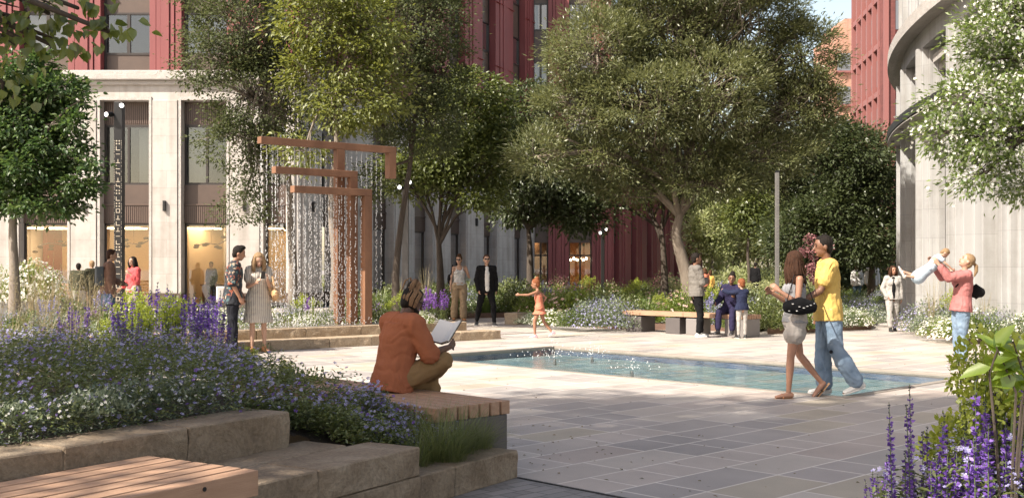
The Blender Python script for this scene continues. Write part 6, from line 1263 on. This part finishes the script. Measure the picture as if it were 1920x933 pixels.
# --- patterned shirt man and woman in a striped dress
J = person('young man in a dark floral shirt and black trousers, hand in his pocket', at(436, 19.2), -72, 1.86, skin=SK_T, hair=H_BLK, hstyle='quiff', vox=.011, lean=(0, .06, 1), head=(-5, -12, 0),
    top=[('shirt', C_PAT, {'loose': .03, 'sleeve': .9, 'hem': .12})], bottom=[('trousers', C_NAVYT, {'loose': .014})], shoes=(M_SHOEB, M_SOLED), arms={'R': (V(.18, -.18, -1), V(-.1, .45, -.85)), 'L': (V(-.15, .1, -1), V(.0, .5, -.85))})
bag('cotton_tote', 'small white cotton bag at the hip of the man in the patterned shirt', 'bag', J, V(-.22, -.14, 1.02), (.05, .12, .14), C_WHT, shape='box')
J = person('blond woman in a loose striped linen dress looking down at her phone', at(484, 19.5), -158, 1.76, True, SK_L, H_BLD, 'long', vox=.011, lean=(0, .05, 1), head=(0, -26, 4),
    top=[('dress', C_STR, {'loose': .03, 'sleeve': .5, 'hem': .02, 'skirt': .40})], shoes=(M_TAN, M_SOLED), arms={'R': (V(.15, .22, -1), V(-.45, .85, .28), V(-.2, .7, .5)), 'L': (V(-.1, .25, -1), V(.28, .85, .5), V(.1, .6, .7))})
ph = (J['handR'] + J['handL']) / 2 + V(0, .03, .05); r = empty('phone', wl(J, ph), J['root'].rotation_euler.z, 'dark mobile phone in the hands of the blond woman', 'phone'); n_ = V(0, -.8, .6).normalized(); b = MB(); b.box((0, 0, 0), (.036, .075, .005), (V(1, 0, 0), n_.cross(V(1, 0, 0)), n_)); b.build('phone_case', M_BLACKG, r, .004); b = MB(); b.box(n_ * .006, (.032, .068, .0008), (V(1, 0, 0), n_.cross(V(1, 0, 0)), n_)); b.build('screen', mat('phone_screen', (.10, .12, .15), .1), r)
bag('shoulder_bag', 'tan leather half-moon bag on the arm of the blond woman', 'bag', J, V(-.27, .12, 1.02), (.055, .24, .13), M_LEATH, strap=[V(-.25, .26, 1.06), V(-.22, .14, 1.34), V(-.25, -.02, 1.06)])
# --- shop front group
J = person('man with a grey backpack in a brown jumper and blue jeans seen from behind', at(203, 24.6), -62, 1.88, skin=SK_L, hair=H_DKB, vox=.013, lean=(0, .03, 1), head=(-8, -4, 0), top=[('jumper', C_BRNJ, {'loose': .026, 'sleeve': 2, 'hem': .08})], bottom=[('trousers', C_DEN2, {'loose': .02})], shoes=(M_SHOEW, M_SOLEW), arms={'R': (V(.12, -.05, -1), V(.0, .25, -1)), 'L': (V(-.1, .2, -1), V(.1, .8, -.3))}, legs={'R': (V(.05, .10, -1), V(.02, -.05, -1), V(.1, 1, 0)), 'L': (V(-.05, -.12, -1), V(-.02, -.18, -1), V(-.1, 1, 0))})
bag('backpack', 'slate grey backpack worn by the man in the brown jumper', 'backpack', J, J['CH'] + V(0, -.20, -.08), (.14, .08, .21), M_BPK, strap=[J['CH'] + V(.1, -.18, .12), J['SH'] + V(.1, 0, .07), J['CH'] + V(.11, .13, -.02)], shape='box')
J = person('dark haired woman in a coral red blouse and wide taupe trousers beside the black totem', at(251, 27.4), 140, 1.74, True, SK_L, H_BLK, 'long', vox=.014, head=(12, 0, 0), top=[('shirt', C_CORAL, {'loose': .028, 'sleeve': 1.6, 'hem': .04})], bottom=[('trousers', C_TAUPE, {'loose': .05, 'cuff': .05})], shoes=(M_TAN, M_SOLED), arms={'L': (V(-.15, .1, -1), V(.35, .55, .75)), 'R': (V(.2, .1, -1), V(.2, .6, -.6))})
J = person('short haired person with a dark patterned jacket and grey trousers walking away by the shop', at(147, 34.0), 10, 1.62, skin=SK_B, hair=H_BLK, vox=.016, top=[('jacket', C_OLIVED, {'loose': .045, 'sleeve': 2, 'hem': .06})], bottom=[('trousers', C_LGREY, {'loose': .05, 'cuff': .04})], shoes=(M_SHOEW, M_SOLEW), legs={'R': (V(.05, .3, -1), V(.02, .0, -1), V(.1, 1, 0)), 'L': (V(-.05, -.2, -1), V(-.02, -.4, -1), V(-.1, 1, 0))})
J = person('fair haired person in dark clothes with orange shoes walking left past the shop', at(173, 34.6), 55, 1.70, skin=SK_L, hair=H_BLD, vox=.016, top=[('jacket', C_OLIVED, {'loose': .035, 'sleeve': 2, 'hem': .1})], bottom=[('trousers', C_NAVYT, {'loose': .03})], shoes=(M_TAN, M_SOLED, .06), arms={'L': (V(-.1, .2, -1), V(.2, .6, -.4))}, legs={'R': (V(.05, .28, -1), V(.02, -.1, -1), V(.1, 1, 0)), 'L': (V(-.05, -.25, -1), V(-.02, -.45, -1), V(-.1, 1, 0))})
J = person('dark haired person seen behind the shop glass', (pxs(378), YF + 1.3, .06), 170, 1.62, True, SK_M, H_BLK, vox=.018, top=[('shirt', C_BLACK, {'sleeve': 1.5})], bottom=[('trousers', C_BLACK)], shoes=(M_SHOEB, M_SOLED))
# --- strolling pair
J = person('woman in a white vest top, sunglasses and khaki trousers touching her face', at(861, 31.0), -168, 1.82, True, SK_L, H_BRN, 'bun', vox=.014, head=(-25, -5, 0), extras=('shades',), top=[('tank', C_WHT, {'hem': -.09})], bottom=[('trousers', C_KHA, {'loose': .035, 'cuff': .03, 'belt': M_TAN})], shoes=(M_TAN, M_SOLED), arms={'L': (V(-.35, .25, -.9), V(.30, .45, .9), V(.3, .1, 1)), 'R': (V(.22, .0, -1), V(.1, .1, -1))}, legs={'R': (V(.05, -.10, -1), V(.02, -.25, -1), V(.2, 1, 0)), 'L': (V(-.02, .22, -1), V(-.02, .0, -1), V(-.1, 1, 0))})
bag('shoulder_bag', 'small black bag on the shoulder of the woman in the white vest top', 'bag', J, V(.27, -.08, 1.15), (.05, .12, .15), C_BLACK, strap=[V(.24, -.06, 1.28), V(.18, 0, 1.56), V(.24, .04, 1.28)])
J = person('man in a dark jacket over a white tee, black trousers and sunglasses striding', at(912, 28.3), -170, 1.82, skin=SK_L, hair=H_BRN, vox=.013, head=(-4, 0, 0), extras=('shades',), top=[('jacket', C_BLACK, {'loose': .018, 'sleeve': 2, 'hem': .1, 'inner': C_WHT})], bottom=[('trousers', C_BLACK, {'loose': .012, 'cuff': .0})], shoes=(M_SHOEB, M_SOLEW), arms={'R': (V(.22, -.1, -1), V(-.15, .35, -.95)), 'L': (V(-.2, -.2, -1), V(-.02, .2, -1))}, legs={'R': (V(.20, -.14, -1), V(.10, -.45, -1), V(.3, 1, -.3)), 'L': (V(-.16, .28, -1), V(-.05, .06, -1), V(-.2, 1, .0))})
J = person('little girl in a salmon dress running with an arm stretched out', at(1012, 23.5), 78, 1.22, True, SK_M, H_RED, 'bun', vox=.010, child=True, lean=(0, .12, 1), top=[('tank', C_SAL, {'hem': .04})], bottom=[('skirt', C_SAL, {'len': .18, 'flare': .03})], shoes=(mat('pink_shoe', (.6, .28, .32), .5), M_SOLEW), arms={'L': (V(-.5, .8, -.3), V(-.2, 1, .0)), 'R': (V(.3, -.7, -.6), V(.0, .5, -.8))}, legs={'R': (V(.05, -.25, -1), V(.0, -.75, -.9), V(0, 1, -.5)), 'L': (V(-.05, .35, -1), V(-.02, -.05, -1), V(0, 1, 0))})
# --- bench group
J = person('man in a grey sweatshirt and black trousers leaning at the bench with folded arms', at(1306, 23.6), -82, 1.79, skin=SK_B, hair=H_BLK, vox=.011, lean=(0, -.06, 1), head=(0, -2, 0), top=[('jumper', C_GREY, {'loose': .028, 'sleeve': 2, 'hem': .06})], bottom=[('trousers', C_BLACK, {'loose': .012, 'cuff': .005})], shoes=(M_SHOEW, M_SOLEW, .05), arms={'R': (V(.12, .30, -.9), V(-.8, .55, .15), V(-1, .2, .1)), 'L': (V(-.12, .34, -.9), V(.8, .5, .05), V(1, .1, .05))}, legs={'R': (V(.04, .12, -1), V(.02, -.1, -1), V(.1, 1, 0)), 'L': (V(-.04, .26, -1), V(-.02, .04, -1), V(-.1, 1, 0))})
ms = FB + UA * .55 + UB * .22
J = person('smiling woman in indigo and cream knitwear seated on the bench hugging a child', (ms.x, ms.y, 0), 155, 1.68, True, SK_B, H_BLK, 'bun', vox=.011, seat=.48, lean=(-.05, .10, 1), head=(8, -4, -6), top=[('jumper', C_PURP, {'loose': .028, 'sleeve': 2, 'hem': .06}), ], bottom=[('trousers', C_PURP, {'loose': .016, 'len': 1.85})], shoes=(M_SHOEB, M_SOLED, .05), arms={'R': (V(.25, .40, -.85), V(.10, .9, -.35)), 'L': (V(-.25, .6, -.75), V(.15, 1, .15))}, legs={'R': (V(.2, 1, -.08), V(.05, -.05, -1), V(.2, 1, 0)), 'L': (V(-.12, 1, -.1), V(.0, .1, -1), V(-.1, 1, 0))})
cc = at(1391, 23.35)
J = person('auburn haired child in a navy jumper and pale leggings hugging the seated woman', cc, 12, 1.20, True, SK_L, H_RED, 'short', vox=.010, child=True, head=(20, 0, 0), top=[('jumper', C_NAVY, {'loose': .03, 'sleeve': 2, 'hem': .06})], bottom=[('leggings', C_LGREY, {'loose': .008, 'cuff': 0})], shoes=(M_SHOEB, M_SOLEW), arms={'L': (V(-.5, .7, -.1), V(-.3, .9, .2)), 'R': (V(.2, .8, -.2), V(-.5, .8, .2))})
# --- far figures
person('person in a long dark coat standing in the garden by a dark slender trunk', at(1416, 54), -30, 1.70, skin=SK_B, hair=H_BLK, vox=.02, top=[('jacket', C_BLACK, {'loose': .02, 'sleeve': 2, 'hem': .12})], bottom=[('trousers', C_BLACK)], shoes=(M_SHOEB, M_SOLED))
person('child in a mustard jacket walking away on the garden path', at(1332, 47), 10, 1.28, True, SK_L, H_BRN, 'bun', vox=.018, child=True, top=[('jacket', C_MUST, {'loose': .04, 'sleeve': 2, 'hem': .1})], bottom=[('trousers', C_BLACK)], shoes=(M_SHOEB, M_SOLED))
person('person in a peach top half hidden behind the leaning man', at(1322, 45), 20, 1.45, True, SK_L, H_BRN, 'long', vox=.018, top=[('shirt', C_SAL, {'sleeve': 1.5})], bottom=[('trousers', C_TAUPE)], shoes=(M_SHOEB, M_SOLED))
person('long haired woman in a loose white blouse and jeans on the far path', at(1607, 45), 178, 1.60, True, SK_L, H_DKB, 'vlong', vox=.017, top=[('shirt', C_WHT, {'loose': .05, 'sleeve': 1.9, 'hem': .12})], bottom=[('trousers', C_DEN2)], shoes=(M_SHOEW, M_SOLEW))
person('man in a loose white shirt walking next to the long haired woman', at(1635, 44.5), 170, 1.68, skin=SK_L, hair=H_DKB, vox=.017, top=[('shirt', C_WHT, {'loose': .055, 'sleeve': 1.9, 'hem': .14})], bottom=[('trousers', C_KHA, {'loose': .03})], shoes=(M_SHOEW, M_SOLEW))
person('curly haired woman in an open grey trouser suit with black top and boots', at(1674, 25.8), 172, 1.52, True, SK_M, H_DKB, 'long', vox=.013, head=(14, 0, 0), top=[('jacket', C_LGREY, {'loose': .03, 'sleeve': 2, 'hem': .06, 'inner': C_BLACK})], bottom=[('trousers', C_LGREY, {'loose': .022, 'len': 1.8, 'rise': .12})], shoes=(M_SHOEB, M_SOLED, .08), arms={'R': (V(.35, -.1, -1), V(-.35, .4, -.8)), 'L': (V(-.15, .0, -1), V(-.04, .1, -1))}, legs={'R': (V(.03, .2, -1), V(-.06, .0, -1), V(0, 1, 0)), 'L': (V(-.03, -.16, -1), V(.03, -.35, -1), V(0, 1, -.3))})
# --- woman lifting a child
J = person('woman in a dusty rose top and cropped jeans lifting a small child', at(1802, 16.6), 84, 1.70, True, SK_L, H_BLD, 'pony', vox=.010, lean=(0, -.10, 1), head=(0, 26, 0), top=[('shirt', C_PINKD, {'loose': .026, 'sleeve': 1.75, 'hem': .06})], bottom=[('trousers', C_DEN, {'loose': .018, 'len': 1.82, 'cuff': .01})], shoes=(M_SHOEG, M_SOLEW), arms={'R': (V(.10, .9, -.12), V(-.14, .55, .8), V(0, .5, .8)), 'L': (V(-.10, .9, -.15), V(.14, .55, .8), V(0, .5, .8))}, legs={'R': (V(.03, .06, -1), V(.0, -.04, -1), V(.1, 1, 0)), 'L': (V(-.03, .02, -1), V(.0, -.06, -1), V(-.1, 1, 0))})
bag('crossbody_bag', 'small black crossbody bag on the back of the woman lifting a child', 'bag', J, V(.08, -.24, 1.13), (.09, .10, .12), C_BLACK, strap=[V(.08, -.2, 1.22), J['SH'] + V(-.1, -.05, .06), V(-.14, .12, 1.2)])
hc = (J['handR'] + J['handL']) / 2
# the child hangs face down over her hands: chest at the hands, head toward her, legs away
Jc = person('small blond child in a pale blue dress held up horizontally in the air', wl(J, V(hc.x, hc.y + .07, 0)), -96, .82, True, SK_L, H_BLD, 'short', vox=.009, child=True, lean=(0, .62, .78), head=(0, -22, 0), seat=hc.z - .19, top=[('shirt', C_LBLUE, {'loose': .02, 'sleeve': .5, 'hem': .02})], bottom=[('skirt', C_LBLUE, {'len': .0, 'rise': .1})], shoes=(M_SHOEW, M_SOLEW), arms={'R': (V(.3, .6, -.7), V(-.1, .7, -.6)), 'L': (V(-.3, .6, -.7), V(.1, .7, -.6))}, legs={'R': (V(.12, -.75, -.6), V(.05, -.95, .12), V(0, -.3, .95)), 'L': (V(-.12, -.85, -.5), V(-.05, -.9, .35), V(0, -.3, .95))})
b = MB(); Pk = Jc['P']; b.tube([Pk + V(0, .10, .06), Pk + V(0, -.06, -.05), Pk + V(0, -.14, -.12)], [(.08, .07), (.10, .09), (.13, .11)], 16, V(1, 0, 0)); link('skirt', remesh(b, .01, 2), Jc['root'], [C_LBLUE])
# --- the couple
J = person('long haired woman in a grey vest top and pale shorts strolling by the pool', at(1490, 12.75), 92, 1.68, True, SK_T, H_DKB, 'vlong', vox=.0075, lean=(0, -.03, 1), head=(-58, 2, 0), top=[('tank', cloth('pale_grey_knit', (.20, .20, .21)), {'hem': .02, 'loose': .014})], bottom=[('shorts', C_SHORT, {'loose': .024, 'len': .40, 'cuff': .012})], shoes=None,
    arms={'L': (V(-.12, .12, -1), V(.28, .75, .55), V(.3, .6, .6)), 'R': (V(.12, .15, -1), V(-.28, .78, .42), V(-.3, .7, .5))}, legs={'L': (V(-.02, .18, -1), V(.0, .06, -1), V(-.05, 1, 0)), 'R': (V(.04, -.22, -1), V(-.02, -.68, -.85), V(0, .72, -.8))})
for s in 'LR':
    an = J['an' + s]; ft = nrm(J['ft' + s]); sd_ = ft.cross(V(0, 0, 1)).normalized(); up = sd_.cross(ft); up = up if up.z > 0 else -up; b = MB(); b.tube([an - ft * .05 - up * .074, an + ft * .06 - up * .076, an + ft * .18 - up * .078], [(.034, .008), (.04, .008), (.042, .008)], 12, sd_); q = b.build('sandal', mat('sandal_sole_' + s.lower(), (.33, .20, .11), .6), J['root'], smooth=True)
    b = MB(); b.tube([an + ft * .07 - up * .07 + sd_ * .045, an + ft * .08 - up * .02, an + ft * .07 - up * .07 - sd_ * .045], [(.014, .005)] * 3, 8); b.build('sandal_strap', M_TAN if s == 'L' else M_BLACKG, J['root']).parent = q
bgc = V(-.27, .02, 1.06)
r = bag('shoulder_bag', 'slouchy black bag with white marks hanging at the hip of the woman in shorts', 'bag', J, bgc, (.065, .27, .105), C_BLACK, strap=[V(-.27, .17, 1.10), J['SH'] + V(-.14, .06, .05), J['SH'] + V(-.14, -.05, .05), V(-.27, -.14, 1.10)])
b = MB(); R = random.Random(2)
for i in range(8):
    y = -.15 + .042 * i + R.uniform(-.008, .008); z = R.uniform(-.055, .035); w_ = .0 + .073 * math.sqrt(max(.1, 1 - (z / .12) ** 2)); b.ell((-w_, y, z), (.006, R.uniform(.010, .016), R.uniform(.005, .007)), n=8, m=5)
b.build('printed_mark', C_WHT, r)
J2 = person('man in a yellow tee and ripped light blue jeans smiling at the woman beside him', at(1553, 13.0), 86, 1.86, skin=SK_B, hair=H_BLK, vox=.0075, lean=(0, .02, 1), head=(4, -3, 0), top=[('shirt', C_YEL, {'loose': .022, 'sleeve': .62, 'hem': .10})], bottom=[('trousers', C_DEN, {'loose': .022, 'cuff': .03})], shoes=(M_SHOEW, M_SOLEW, .02),
    arms={'L': (V(-.05, .42, -1), V(-.05, .95, -.55), V(0, 1, -.4)), 'R': (V(.25, -.05, -1), V(.05, .25, -1))}, legs={'R': (V(.04, .10, -1), V(.0, -.06, -1), V(.0, 1, 0)), 'L': (V(-.04, -.16, -1), V(.0, -.62, -1), V(0, 1, -.35))})
b = MB(); kn = J2['knL']; b.ell(kn + V(-.05, .075, -.01), (.045, .02, .022), n=10, m=6); b.build('knee_rip', C_NAVYT, J2['root'], smooth=True)
for o in list(bpy.data.objects):
    for k in ('used', 'proto'):
        if k in o: del o[k]
